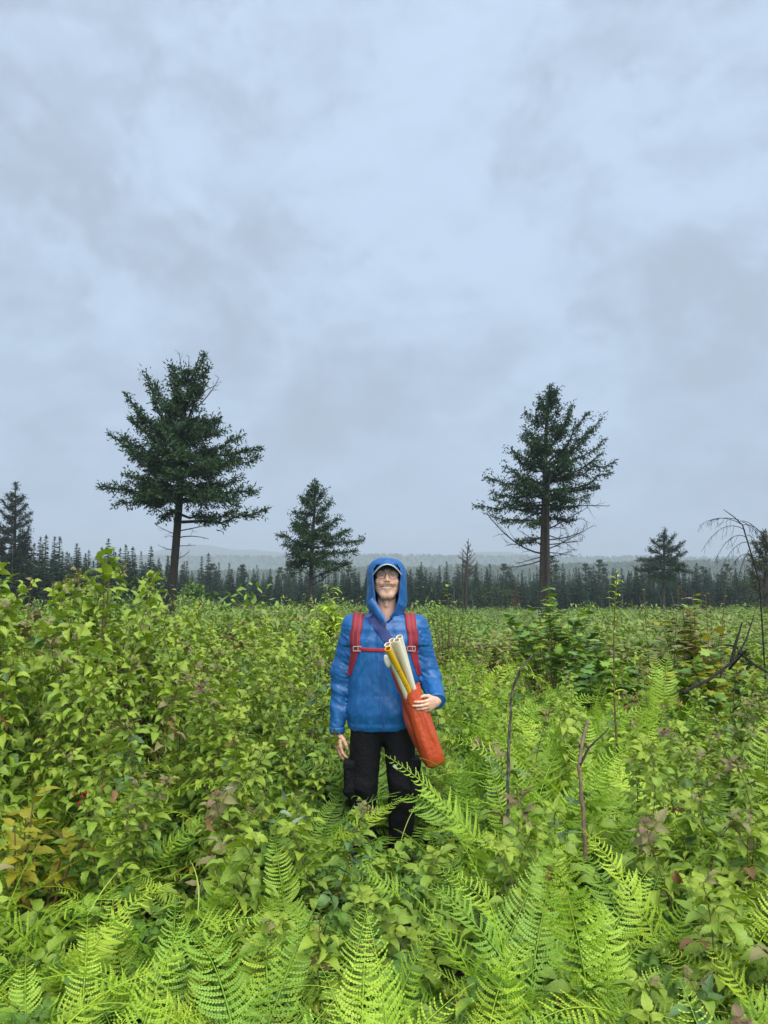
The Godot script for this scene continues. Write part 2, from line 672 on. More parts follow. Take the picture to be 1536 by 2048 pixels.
	part("crown", fir_crown(at(1030, 1150, 94).y - dying.y, 0.9, 0.08, 0.4, Color(0.10, 0.055, 0.035)).mesh(M.needles), red)
	var t2 := Shape.new()
	t2.tube(PackedVector3Array([Vector3(0, -1, 0), Vector3(0, 5, 0)]), PackedFloat32Array([0.1, 0.03]), 6)
	part("trunk", t2.mesh(M.far_bark), red)
	# grey stems along the foot of the wood
	for k in 20:
		var px: float = [905, 940, 1210, 1255, 1290, 1340, 1372, 1400, 1440, 480, 560, 660, 690][k % 13] + rnd(-22, 22)
		var foot := at(px, 1200, rnd(84, 92))
		foot.y = ground(foot.x, foot.z)
		var high := rnd(1.6, 3.4)
		var s := Shape.new()
		s.tube(PackedVector3Array([Vector3(0, -0.3, 0), Vector3(rnd(-0.2, 0.2), high * 0.5, 0), Vector3(rnd(-0.4, 0.4), high, 0)]), PackedFloat32Array([0.07, 0.055, 0.02]), 5)
		single("bare_snag", s.mesh(M.grey_wood), "%s grey bare snag at the foot of the fir edge, %s" % [["leaning", "straight", "short", "crooked", "thin", "stout", "slim"][k % 7] + ["", " weathered", " split", " forked"][k / 7], "below the twin-trunk hemlock" if px < 1250 and px > 800 else ("below the broad pine" if px > 800 else "left of the man")], "dead tree", foot, "bare grey stems at the foot of the firs")
	for o in firs:
		o.free()


func plume(s: Shape, path: PackedVector3Array, from: float, spread: float, many: int, col: Color, hang: float) -> void:
	var last := path.size() - 1
	for k in many:
		var t := lerpf(from, 1.0, (k + rng.randf()) / many)
		var i := mini(int(t * last), last - 1)
		var p := path[i].lerp(path[i + 1], t * last - i)
		var d := (path[i + 1] - path[i]).normalized()
		var side := d.cross(Vector3.UP).normalized()
		var hand := -1.0 if k % 2 else 1.0
		var reach := spread * (1.0 - 0.55 * (t - from) / (1.0 - from)) * rnd(0.55, 1.2)
		var dir := (d * rnd(0.5, 1.0) + side * hand * rnd(0.3, 1.1) + Vector3(0, rnd(-0.6, 0.75), 0)).normalized()
		var tone := col * rnd(0.65, 1.4)
		if k % 7 == 0:
			var c := p + dir * reach * rnd(0.4, 0.9) + any_way() * 0.1
			for q in 26:
				var e := (dir * 0.3 + any_way() + Vector3(0, -hang * 0.6, 0)).normalized()
				s.blade(c + any_way() * 0.24, e, e.cross(any_way()).normalized(), rnd(0.12, 0.22), rnd(0.045, 0.07), tone)
		var n := maxi(3, int(reach / 0.075))
		for q in n:
			var f := float(q) / n
			var b := p + dir * reach * f + Vector3(0, -hang * reach * f * f, 0)
			for w in 2:
				var e := (dir * 0.8 + any_way() * 0.75 + Vector3(0, -hang * 0.8, 0)).normalized()
				s.blade(b, e, e.cross(any_way()).normalized(), rnd(0.12, 0.25), rnd(0.04, 0.07), tone)


func bare_twigs(s: Shape, path: PackedVector3Array, size: float, many: int, reach: float, lean: Vector3, depth := 1) -> void:
	var last := path.size() - 1
	for k in many:
		var t := lerpf(0.2, 1.0, (k + rng.randf()) / many)
		var i := mini(int(t * last), last - 1)
		var p := path[i].lerp(path[i + 1], t * last - i)
		var d := (path[i + 1] - path[i]).normalized()
		var dir := (d * 0.8 + any_way() * 0.8 + lean).normalized()
		var r := reach * (1.1 - 0.6 * t) * rnd(0.6, 1.2)
		var q := bend(p, p + dir * r, any_way() * r * 0.08, 3)
		s.tube(q, taper(size, size * 0.35, 3), 3)
		if depth > 0:
			bare_twigs(s, q, size * 0.6, maxi(2, many / 3), reach * 0.45, lean, depth - 1)


# limbs: [column at the trunk, row, column at the tip, row, metres towards the camera at the tip, spread]; dead: the same, without leaves
func lone_tree(called: String, label: String, ahead: float, stem: Array, limbs: Array, dead: Array, inner: Array, col: Color, hang: float, bark: StandardMaterial3D, thick := 15.0, more_stems := []) -> Node3D:
	var foot := at(stem[0][0], stem[0][1], ahead)
	foot.y = ground(foot.x, foot.z)
	var m := ahead / 1538.0
	var o := thing(called, label, "conifer", foot)
	var wood := Shape.new()
	var green := Shape.new()
	for st in [stem] + more_stems:
		var path := PackedVector3Array()
		var radii := PackedFloat32Array()
		for q in st:
			path.append(at(q[0], q[1], ahead + (q[3] if q.size() > 3 else 0.0)) - foot)
			radii.append(q[2] * m * 0.5)
		path[0].y = -0.6
		wood.tube(path, radii, 12)
	part("trunk", wood.mesh(bark), o)
	var branches := Shape.new()
	var crown_at := func(y: float) -> Vector3:
		for k in stem.size() - 1:
			if y <= stem[k][1] and y >= stem[k + 1][1]:
				var t: float = (stem[k][1] - y) / (stem[k][1] - stem[k + 1][1])
				return at(lerpf(stem[k][0], stem[k + 1][0], t), y, ahead) - foot
		return at(stem[-1][0], y, ahead) - foot
	for l in limbs:
		var a: Vector3 = at(l[0], l[1], ahead) - foot
		var b: Vector3 = at(l[2], l[3], ahead - l[4]) - foot
		var path := bend(a, b, Vector3(0, a.distance_to(b) * rnd(-0.10, 0.04), 0), 6)
		for k in range(1, 6):
			path[k] += any_way() * a.distance_to(b) * 0.035
		branches.tube(path, taper(0.025 + 0.013 * a.distance_to(b), 0.012, 6), 5)
		plume(green, path, 0.22, l[5] * m * 1.05, int(14 + a.distance_to(b) * thick * 0.85), col * rnd(0.85, 1.2), hang)
	for k in inner.size() - 1:
		var y: float = inner[k][0]
		while y > inner[k + 1][0]:
			var t: float = (inner[k][0] - y) / (inner[k][0] - inner[k + 1][0])
			var r: float = lerpf(inner[k][1], inner[k + 1][1], t) * m * rnd(0.6, 1.05)
			var a: Vector3 = crown_at.call(y)
			var turn := rnd(0, TAU)
			var b := a + Vector3(cos(turn) * 0.75, rnd(-0.05, 0.3), sin(turn)) * r
			var path := bend(a, b, Vector3(0, r * -0.05, 0), 5)
			branches.tube(path, taper(0.02 + 0.01 * r, 0.01, 5), 4)
			plume(green, path, 0.25, maxf(r * 0.5, 0.45), int(8 + r * thick * 0.6), col * rnd(0.8, 1.2), hang)
			y -= inner[k][2]
	part("branches", branches.mesh(M.dark_bark), o)
	part("crown", green.mesh(M.needles), o)
	for l in dead:
		var a: Vector3 = at(l[0], l[1], ahead) - foot
		var b: Vector3 = at(l[2], l[3], ahead - l[4]) - foot
		var s := Shape.new()
		var path := bend(a, b, Vector3(0, l[5] * m, 0) + any_way() * a.distance_to(b) * 0.04, 6)
		var r := 0.012 + 0.011 * a.distance_to(b)
		s.tube(path, taper(r, r * 0.3, 6), 5)
		bare_twigs(s, path, r * 0.32, l[6], a.distance_to(b) * 0.32, Vector3(0, 0.1, 0))
		part("dead_branch", s.mesh(M.dark_bark), o)
	return o


func build_trees() -> void:
	var hemlock := Color(0.032, 0.064, 0.030)
	lone_tree("hemlock_tree", "big hemlock with a leaning trunk and several ragged tops, left of the man", 32.0,
		[[337, 1240, 19], [344, 1185, 17], [352, 1090, 16], [359, 1000, 15], [365, 900, 11], [370, 800, 7], [398, 715, 2]],
		[[368, 830, 408, 708, 0.2, 26], [368, 850, 418, 735, 0.3, 26], [366, 850, 345, 732, 0.4, 30], [365, 870, 352, 740, -0.6, 28], [364, 900, 292, 752, 0.5, 28], [364, 890, 310, 765, -0.5, 26],
		[364, 910, 252, 792, 0.4, 30], [364, 900, 275, 820, -0.3, 34], [364, 930, 262, 838, 0.7, 30], [363, 945, 225, 872, 0.4, 36], [363, 950, 250, 880, -1.2, 36], [363, 960, 268, 912, 1.0, 36],
		[362, 985, 205, 973, 0.3, 36], [362, 975, 255, 950, 1.0, 36], [361, 1000, 238, 1008, 0.6, 26], [361, 990, 280, 995, 1.2, 34], [360, 1010, 325, 1035, 0.6, 26], [361, 1000, 290, 965, -1.4, 40],
		[367, 860, 438, 838, 0.4, 26], [366, 885, 445, 862, 0.8, 28], [366, 880, 430, 850, -0.8, 34], [366, 915, 520, 897, 0.4, 32], [366, 920, 482, 872, -0.3, 30], [366, 930, 515, 915, -0.8, 34], [365, 940, 470, 925, 1.2, 38],
		[363, 975, 512, 982, 0.5, 34], [363, 965, 470, 960, -1.0, 38], [362, 990, 470, 1000, 1.4, 34], [364, 1044, 535, 1016, 0.8, 18], [364, 1030, 470, 1022, 1.2, 22], [362, 1000, 420, 985, 1.8, 44], [362, 995, 310, 985, 1.8, 44], [365, 930, 355, 905, 2.0, 46], [366, 880, 380, 850, 1.8, 46], [364, 945, 420, 925, 2.0, 44], [364, 930, 310, 890, 1.8, 44]],
		[[396, 812, 438, 755, 0.2, -4, 7], [392, 800, 436, 770, 0.1, 3, 6], [366, 770, 358, 704, 0.2, 1, 4], [372, 770, 378, 712, 0.2, 1, 4], [357, 1062, 425, 1048, 0.3, 3, 4], [356, 1070, 312, 1050, 0.3, -2, 4], [355, 1076, 418, 1078, 0.5, 4, 2], [352, 1076, 328, 1075, 0.3, 4, 3], [354, 1092, 392, 1090, 0.2, 1, 2], [351, 1100, 316, 1090, 0.3, -3, 3], [350, 1118, 328, 1112, 0.2, 2, 2], [352, 1118, 380, 1100, 0.3, -2, 2]],
		[[1005, 95, 5.0], [940, 110, 6.0], [880, 85, 7.0], [820, 62, 8.0], [770, 40, 9.0], [735, 16, 12.0]], hemlock, 0.10, M.dark_bark)
	lone_tree("hemlock_tree", "tall hemlock with twin grey trunks and a fringe of bare lower branches", 38.0,
		[[1082, 1260, 16], [1085, 1200, 15], [1087, 1100, 14.5], [1089, 1000, 12], [1091, 900, 9], [1094, 820, 5], [1099, 770, 2]],
		[[1096, 830, 1100, 770, 0.1, 20], [1096, 830, 1112, 782, 0.2, 20], [1096, 860, 1080, 792, 0.2, 22], [1095, 860, 1052, 825, 0.5, 22], [1094, 870, 1118, 815, -0.4, 24], [1093, 900, 1148, 806, 0.4, 22], [1093, 905, 1140, 830, 0.9, 24], [1092, 930, 1178, 822, 0.3, 24], [1092, 930, 1200, 842, -0.3, 24], [1092, 940, 1180, 860, 1.0, 26],
		[1092, 900, 1050, 855, 0.9, 24], [1091, 920, 1044, 870, -0.8, 24], [1091, 940, 1022, 898, 0.5, 26], [1091, 950, 1030, 912, -0.8, 26], [1090, 970, 1010, 935, 0.6, 26], [1090, 985, 972, 955, 0.4, 26], [1090, 990, 985, 985, -0.8, 22], [1089, 1020, 948, 1010, 0.4, 20], [1089, 1010, 990, 1000, 1.2, 24], [1088, 1035, 985, 1030, 0.6, 18], [1089, 1000, 1010, 970, 1.4, 26],
		[1092, 960, 1208, 878, 0.4, 24], [1092, 970, 1205, 905, -0.6, 24], [1092, 965, 1230, 922, 0.4, 22], [1091, 985, 1222, 945, 0.9, 20], [1091, 990, 1195, 970, 0.6, 22], [1090, 1000, 1175, 990, 1.3, 24], [1090, 1020, 1150, 1010, 0.8, 22], [1090, 1030, 1145, 1040, 0.4, 18], [1089, 1045, 1060, 1050, 1.0, 14], [1090, 960, 1130, 920, 1.8, 34], [1091, 920, 1070, 880, 1.8, 34], [1090, 990, 1060, 960, 1.8, 34], [1089, 1070, 1035, 1082, 0.4, 12]],
		[[1089, 1108, 972, 1025, 0.5, -16, 8], [1088, 1088, 1010, 1092, 0.6, 4, 8], [1088, 1118, 1005, 1135, 0.8, -3, 6], [1088, 1112, 1030, 1128, 0.5, 2, 4], [1090, 1080, 1180, 1055, 0.5, -3, 12], [1090, 1090, 1165, 1082, 0.9, 2, 12], [1090, 1062, 1175, 1015, 0.4, -4, 12], [1090, 1040, 1170, 1038, 0.9, 2, 9], [1090, 1100, 1160, 1065, 1.2, -3, 12], [1090, 1105, 1150, 1112, 0.6, 4, 10], [1090, 1115, 1145, 1100, 1.0, -4, 9], [1090, 1070, 1150, 1100, 1.4, 4, 10], [1090, 1020, 1215, 1012, 0.4, 3, 8], [1090, 1055, 1135, 1060, -1.2, 2, 9], [1088, 1150, 1066, 1152, 0.4, 1, 5], [1093, 1150, 1122, 1138, 0.4, 2, 4], [1088, 1095, 1040, 1062, -1.0, 2, 8], [1088, 1078, 1050, 1080, 0.9, 2, 7]],
		[[1035, 70, 6.5], [960, 88, 6.5], [900, 68, 7.5], [840, 46, 9.0], [785, 16, 12.0]], hemlock * 0.92, 0.42, M.bark, 9.5,
		[[[1095, 1260, 9, -0.4], [1096, 1180, 8, -0.4], [1096, 1100, 7, -0.4], [1095, 1000, 6, -0.3], [1100, 930, 3, -0.2]]])
	lone_tree("hemlock_tree", "smaller pyramid-shaped hemlock standing just left of the man's shoulder", 45.0,
		[[620, 1250, 10], [621, 1190, 9], [623, 1120, 8], [627, 1050, 6], [631, 965, 2]],
		[[630, 1000, 632, 964, 0.1, 16], [629, 1010, 648, 980, 0.2, 16], [628, 1025, 604, 995, 0.3, 18], [628, 1040, 660, 1005, 0.2, 20], [627, 1050, 590, 1025, 0.4, 20], [627, 1060, 680, 1035, 0.5, 22], [626, 1075, 590, 1045, 0.6, 22], [625, 1100, 558, 1070, 0.4, 18], [625, 1110, 568, 1090, 0.8, 18], [626, 1080, 700, 1060, 0.4, 22], [625, 1095, 726, 1080, 0.4, 20], [625, 1110, 712, 1100, 0.9, 20], [624, 1120, 700, 1125, 0.5, 18], [624, 1130, 580, 1125, 0.5, 16], [624, 1125, 660, 1128, 1.2, 20], [625, 1105, 610, 1110, 1.5, 22], [626, 1080, 650, 1070, 1.6, 24], [622, 1160, 690, 1128, 0.4, 8]],
		[[621, 1150, 568, 1105, 0.4, -6, 5], [622, 1172, 672, 1140, 0.4, -3, 5], [621, 1165, 600, 1150, 0.4, 2, 4], [622, 1150, 655, 1145, 0.8, 3, 5]],
		[[1132, 60, 4.5], [1070, 55, 5.0], [1020, 34, 6.0], [975, 12, 9.0]], hemlock * 1.05, 0.30, M.bark, 14.0)
	lone_tree("pine_tree", "broad dark pine with a bare straight trunk in the clearing on the right", 72.0,
		[[1326, 1235, 7], [1327, 1180, 6], [1328, 1120, 5], [1328, 1062, 2]],
		[[1328, 1090, 1330, 1060, 0.1, 12], [1328, 1095, 1348, 1070, 0.2, 12], [1328, 1100, 1304, 1078, 0.2, 12], [1328, 1110, 1366, 1085, 0.5, 14], [1328, 1110, 1300, 1098, 0.5, 14], [1328, 1120, 1372, 1105, 0.6, 16], [1328, 1125, 1276, 1120, 0.5, 18], [1328, 1130, 1272, 1138, 0.8, 18], [1328, 1130, 1370, 1132, 0.5, 18], [1328, 1140, 1385, 1146, 0.4, 16], [1328, 1145, 1285, 1155, 1.0, 16], [1328, 1145, 1350, 1158, 1.4, 16], [1328, 1148, 1310, 1162, 1.6, 16]],
		[[1327, 1170, 1345, 1165, 0.4, 1, 3]],
		[[1158, 46, 3.0], [1125, 44, 3.5], [1095, 26, 4.5], [1070, 8, 6.0]], Color(0.036, 0.062, 0.036), 0.05, M.bark)
	lone_tree("spruce_tree", "tallest ragged spruce at the far left edge of the forest", 68.0,
		[[24, 1230, 9], [27, 1150, 8], [30, 1060, 5], [32, 966, 1]],
		[[31, 985, 32, 966, 0.1, 6], [30, 1005, 14, 990, 0.2, 9], [30, 1005, 48, 992, 0.2, 9], [30, 1025, 4, 1000, 0.2, 10], [30, 1030, 53, 1008, 0.3, 10], [29, 1045, -4, 1020, 0.3, 12], [29, 1045, 62, 1026, 0.2, 12], [29, 1060, 62, 1040, 0.5, 12], [28, 1075, -12, 1040, 0.4, 13], [28, 1080, 58, 1060, 0.6, 13], [28, 1090, -20, 1070, 0.4, 14], [28, 1105, 60, 1075, 0.3, 14], [28, 1115, -16, 1095, 0.8, 15]],
		[], [[1170, 48, 3.5], [1100, 42, 3.8], [1040, 24, 4.0], [985, 9, 5.0]], Color(0.030, 0.045, 0.030), 0.12, M.dark_bark)
	lone_tree("cedar_tree", "grey-green cedar with half bare branches at the right edge of the clearing", 52.0,
		[[1530, 1240, 8], [1531, 1150, 7], [1532, 1062, 2]],
		[[1532, 1090, 1526, 1062, 0.2, 10], [1532, 1100, 1548, 1070, 0.2, 12], [1532, 1120, 1508, 1085, 0.4, 14], [1532, 1150, 1500, 1110, 0.5, 14], [1531, 1170, 1496, 1140, 0.5, 14], [1531, 1180, 1505, 1165, 0.9, 14], [1531, 1150, 1575, 1120, 0.4, 14]],
		[[1531, 1180, 1502, 1178, 0.4, 2, 5], [1531, 1195, 1508, 1200, 0.4, 2, 5], [1531, 1140, 1500, 1120, 0.8, 1, 4]],
		[[1185, 32, 4.5], [1120, 30, 5.0], [1075, 10, 7.0]], Color(0.075, 0.085, 0.05), 0.2, M.bark)
	# the leafless tree with two stems
	var foot := at(932, 1200, 56)
	foot.y = ground(foot.x, foot.z)
	var o := thing("dead_tree", "leafless grey tree with two thin stems right of the man's head", "dead tree", foot)
	for st in [[[932, 1240, 6], [932, 1160, 5], [934, 1120, 3.2], [937, 1077, 1]], [[926, 1240, 4], [925, 1150, 3], [926, 1098, 1]]]:
		var path := PackedVector3Array()
		var radii := PackedFloat32Array()
		for q in st:
			path.append(at(q[0], q[1], 56) - foot)
			radii.append(q[2] * 56 / 1538.0 * 0.5)
		var s := Shape.new()
		s.tube(path, radii, 6)
		part("trunk", s.mesh(M.bark), o)
	for k in 34:
		var y := lerpf(1168, 1084, k / 33.0)
		var r := lerpf(34, 5, k / 33.0) * rnd(0.6, 1.1)
		var turn := rnd(0, TAU)
		var a: Vector3 = at(lerpf(932, 937, k / 33.0), y, 56) - foot
		var b := a + Vector3(cos(turn) * r, r * rnd(0.45, 0.95), sin(turn) * r) * 56 / 1538.0
		var path := bend(a, b, Vector3(0, -0.08, 0), 4)
		var s := Shape.new()
		s.tube(path, taper(0.030, 0.012, 4), 4)
		bare_twigs(s, path, 0.014, 8, r * 0.018, Vector3(0, 0.25, 0), 1)
		part("branch", s.mesh(M.grey_wood), o)


# ---------------------------------------------------------------- solid figures from distance fields

func cap(p: Vector3, a: Vector3, b: Vector3, ra: float, rb: float) -> float:
	var ba := b - a
	var h := clampf((p - a).dot(ba) / ba.length_squared(), 0.0, 1.0)
	return (p - a - ba * h).length() - lerpf(ra, rb, h)


func egg(p: Vector3, c: Vector3, r: Vector3) -> float:
	var q := (p - c) / r
	var k := q.length()
	return k * (k - 1.0) / maxf((q / r).length(), 0.0001)


func blend(a: float, b: float, k: float) -> float:
	var h := maxf(k - absf(a - b), 0.0) / k
	return minf(a, b) - h * h * k * 0.25


func carve(a: float, b: float, k: float) -> float:
	return -blend(-a, b, k)


func slab(p: Vector3, c: Vector3, half: Vector3, r: float) -> float:
	var q := (p - c).abs() - half + Vector3.ONE * r
	return q.max(Vector3.ZERO).length() + minf(maxf(q.x, maxf(q.y, q.z)), 0.0) - r


func lookup(rows: Array, y: float, k: int) -> float:
	if y <= rows[0][0]:
		return rows[0][k]
	for i in rows.size() - 1:
		if y <= rows[i + 1][0]:
			var t: float = (y - rows[i][0]) / (rows[i + 1][0] - rows[i][0])
			return lerpf(rows[i][k], rows[i + 1][k], t * t * (3.0 - 2.0 * t))
	return rows[-1][k]


func skin_over(out: Shape, lo: Vector3, hi: Vector3, cell: float, field: Callable, slack := 0.006) -> void:
	var nx := int(ceil((hi.x - lo.x) / cell / 4.0)) * 4
	var ny := int(ceil((hi.y - lo.y) / cell / 4.0)) * 4
	var nz := int(ceil((hi.z - lo.z) / cell / 4.0)) * 4
	var sx := 1
	var sy := nx + 1
	var sz := (nx + 1) * (ny + 1)
	var vals := PackedFloat32Array()
	vals.resize(sz * (nz + 1))
	vals.fill(1e9)
	var made := PackedInt32Array()
	made.resize(vals.size())
	made.fill(-1)
	var blocks := []
	var near := cell * 4.0 * 0.87 * 1.25 + slack
	for k in range(0, nz, 4):
		for j in range(0, ny, 4):
			for i in range(0, nx, 4):
				var d: float = field.call(lo + Vector3(i + 2, j + 2, k + 2) * cell)
				if absf(d) < near:
					blocks.append(Vector3i(i, j, k))
	for b in blocks:
		for k in range(b.z, b.z + 5):
			for j in range(b.y, b.y + 5):
				for i in range(b.x, b.x + 5):
					var id: int = i + j * sy + k * sz
					if vals[id] > 1e8:
						vals[id] = field.call(lo + Vector3(i, j, k) * cell)
	var offs := [0, sx, sy, sx + sy, sz, sx + sz, sy + sz, sx + sy + sz]
	var edges := [[0, 1], [2, 3], [4, 5], [6, 7], [0, 2], [1, 3], [4, 6], [5, 7], [0, 4], [1, 5], [2, 6], [3, 7]]
	var at_corner := [Vector3(0, 0, 0), Vector3(1, 0, 0), Vector3(0, 1, 0), Vector3(1, 1, 0), Vector3(0, 0, 1), Vector3(1, 0, 1), Vector3(0, 1, 1), Vector3(1, 1, 1)]
	var cells := []
	for b in blocks:
		for k in range(b.z, b.z + 4):
			for j in range(b.y, b.y + 4):
				for i in range(b.x, b.x + 4):
					var id: int = i + j * sy + k * sz
					var inside := 0
					for o in offs:
						if vals[id + o] < 0.0:
							inside += 1
					if inside == 0 or inside == 8:
						continue
					var sum := Vector3.ZERO
					var m := 0
					for e in edges:
						var u: float = vals[id + offs[e[0]]]
						var w: float = vals[id + offs[e[1]]]
						if (u < 0.0) != (w < 0.0):
							sum += at_corner[e[0]].lerp(at_corner[e[1]], u / (u - w))
							m += 1
					made[id] = out.dot(lo + (Vector3(i, j, k) + sum / m) * cell)
					cells.append([id, i, j, k])
	for cc in cells:
		var id: int = cc[0]
		var here := vals[id] < 0.0
		for axis in 3:
			var step: int = [sx, sy, sz][axis]
			var s1: int = [sy, sz, sx][axis]
			var s2: int = [sz, sx, sy][axis]
			if cc[1 + (axis + 1) % 3] == 0 or cc[1 + (axis + 2) % 3] == 0:
				continue
			if here == (vals[id + step] < 0.0):
				continue
			var a := made[id]
			var b := made[id - s1]
			var c := made[id - s1 - s2]
			var d := made[id - s2]
			if a < 0 or b < 0 or c < 0 or d < 0:
				continue
			if here:
				out.quad(a, d, c, b)
			else:
				out.quad(a, b, c, d)


const TORSO := [[0.78, 0.190, 0.125, -0.012], [0.83, 0.208, 0.138, -0.012], [0.90, 0.218, 0.150, -0.012], [1.05, 0.208, 0.142, -0.006], [1.20, 0.205, 0.138, 0.0], [1.32, 0.205, 0.132, 0.004], [1.40, 0.198, 0.118, 0.006], [1.455, 0.162, 0.098, 0.010], [1.50, 0.100, 0.085, 0.014], [1.55, 0.080, 0.08, 0.016]]
const SHOULDER_R := Vector3(-0.196, 1.428, -0.025)
const ELBOW_R := Vector3(-0.272, 1.135, -0.045)
const WRIST_R := Vector3(-0.292, 0.80, 0.01)
const SHOULDER_L := Vector3(0.209, 1.423, -0.025)
const ELBOW_L := Vector3(0.292, 1.085, -0.045)
const WRIST_L := Vector3(0.318, 0.985, 0.165)
var folds := FastNoiseLite.new()
var ripples := FastNoiseLite.new()


func trunk_field(p: Vector3) -> float:
	var hx := lookup(TORSO, p.y, 1)
	var hz := lookup(TORSO, p.y, 2)
	var q := Vector2(absf(p.x - lookup(TORSO, p.y, 3)) / hx, absf(p.z + 0.008) / hz)
	var r := pow(pow(q.x, 2.5) + pow(q.y, 2.5), 0.4)
	return maxf((r - 1.0) * minf(hx, hz) * 1.05, maxf(0.792 - p.y, p.y - 1.53))


func jacket_field(p: Vector3) -> float:
	var d := trunk_field(p)
	var right := blend(cap(p, SHOULDER_R, ELBOW_R, 0.070, 0.057), cap(p, ELBOW_R, WRIST_R + Vector3(0, 0.01, 0), 0.057, 0.044), 0.04)
	var left := blend(cap(p, SHOULDER_L, ELBOW_L, 0.071, 0.059), cap(p, ELBOW_L, WRIST_L, 0.061, 0.050), 0.04)
	right = maxf(right, 0.762 - p.y)
	left = maxf(left, (p - WRIST_L).dot((WRIST_L - ELBOW_L).normalized()) - 0.005)
	d = blend(d, blend(right, left, 0.01), 0.035 if p.y < 1.3 else 0.075)
	if absf(d) > 0.05:
		return d
	# creases: slanting pulls across the chest, bunching at elbows and above the hem
	var arm := minf(right, left) < 0.02
	var drape := p.x + 0.40 * (p.y - 1.1) * tanh(p.x * 7.0)
	var w := Vector3(drape * 1.5, p.y * 0.42, p.z * 0.9)
	if arm:
		w = Vector3(p.x * 0.55, p.y * 2.3 + p.x * 1.0 + p.z * 0.5, p.z * 0.55)
	var c := folds.get_noise_3dv(w * 1.0)
	var deep := 0.0085
	if arm:
		var e := clampf(1.0 - absf(p.y - 1.06) / 0.26, 0.15, 1.0)
		deep = 0.005 + 0.006 * e
		if p.y < 0.85 and p.x < 0:
			deep = 0.004
	elif p.y < 1.0:
		deep = 0.011
	if p.y > 1.44:
		deep = 0.003
	var hem := 0.003 * clampf(1.0 - absf(p.y - 0.832) / 0.02, 0, 1) if not arm else 0.0
	# fine tight wrinkles running down and outwards
	var slant := p.x * 1.2 + (0.5 if arm else 0.0)
	var f := folds.get_noise_3dv(Vector3(w.x + slant * 0.4, w.y * 1.2, w.z) * 2.5 + Vector3(7, 3, 1))
	return d - deep * (c - 0.1) - (0.0042 if p.y < 1.36 or arm else 0.0010) * f + hem + 0.0010 * ripples.get_noise_3dv(p * 3.0)


const HEAD := Vector3(0.020, 1.715, 0.0)


func head_place() -> Transform3D:
	return Transform3D(Basis(Vector3.RIGHT, -0.16) * Basis(Vector3.FORWARD, 0.015), HEAD)


func head_field(w: Vector3) -> float:
	var p := head_place().affine_inverse() * w
	var m := Vector3(absf(p.x), p.y, p.z)
	var d := egg(p, Vector3(0, 0.035, -0.018), Vector3(0.078, 0.092, 0.096))
	d = blend(d, egg(p, Vector3(0, -0.042, 0.022), Vector3(0.071, 0.070, 0.066)), 0.04)
	d = blend(d, cap(p, Vector3(-0.014, -0.108, 0.058), Vector3(0.014, -0.108, 0.058), 0.021, 0.021), 0.04)
	d = blend(d, cap(m, Vector3(0.06, -0.05, 0.0), Vector3(0.02, -0.105, 0.045), 0.02, 0.018), 0.03)
	d = blend(d, cap(m, Vector3(0.050, -0.022, 0.055), Vector3(0.036, -0.030, 0.070), 0.020, 0.018), 0.022)
	d = blend(d, cap(m, Vector3(0.012, 0.043, 0.079), Vector3(0.050, 0.040, 0.062), 0.010, 0.009), 0.02)
	d = carve(d, egg(m, Vector3(0.033, 0.020, 0.092), Vector3(0.020, 0.012, 0.018)), 0.012)
	d = blend(d, cap(p, Vector3(0, 0.028, 0.080), Vector3(0, -0.020, 0.103), 0.009, 0.0125), 0.016)
	d = blend(d, egg(m, Vector3(0.0135, -0.024, 0.093), Vector3(0.0085, 0.0085, 0.011)), 0.008)
	d = carve(d, egg(m, Vector3(0.0085, -0.034, 0.100), Vector3(0.0045, 0.0035, 0.007)), 0.003)
	# broad grin
	d = blend(d, cap(m, Vector3(0, -0.0435, 0.088), Vector3(0.037, -0.042, 0.070), 0.0078, 0.006), 0.012)
	d = blend(d, cap(m, Vector3(0, -0.0835, 0.082), Vector3(0.031, -0.068, 0.068), 0.0085, 0.006), 0.012)
	d = carve(d, cap(m, Vector3(0, -0.0630, 0.096), Vector3(0.033, -0.0550, 0.080), 0.0112, 0.0055), 0.004)
	d = carve(d, cap(m, Vector3(0.043, -0.036, 0.077), Vector3(0.049, -0.062, 0.062), 0.003, 0.003), 0.010)
	d = blend(d, cap(w, Vector3(0.014, 1.40, -0.03), HEAD + Vector3(0, -0.07, -0.012), 0.062, 0.058), 0.03)
	d = blend(d, cap(w, Vector3(0.016, 1.575, 0.042), Vector3(0.016, 1.555, 0.040), 0.010, 0.010), 0.02)
	return d


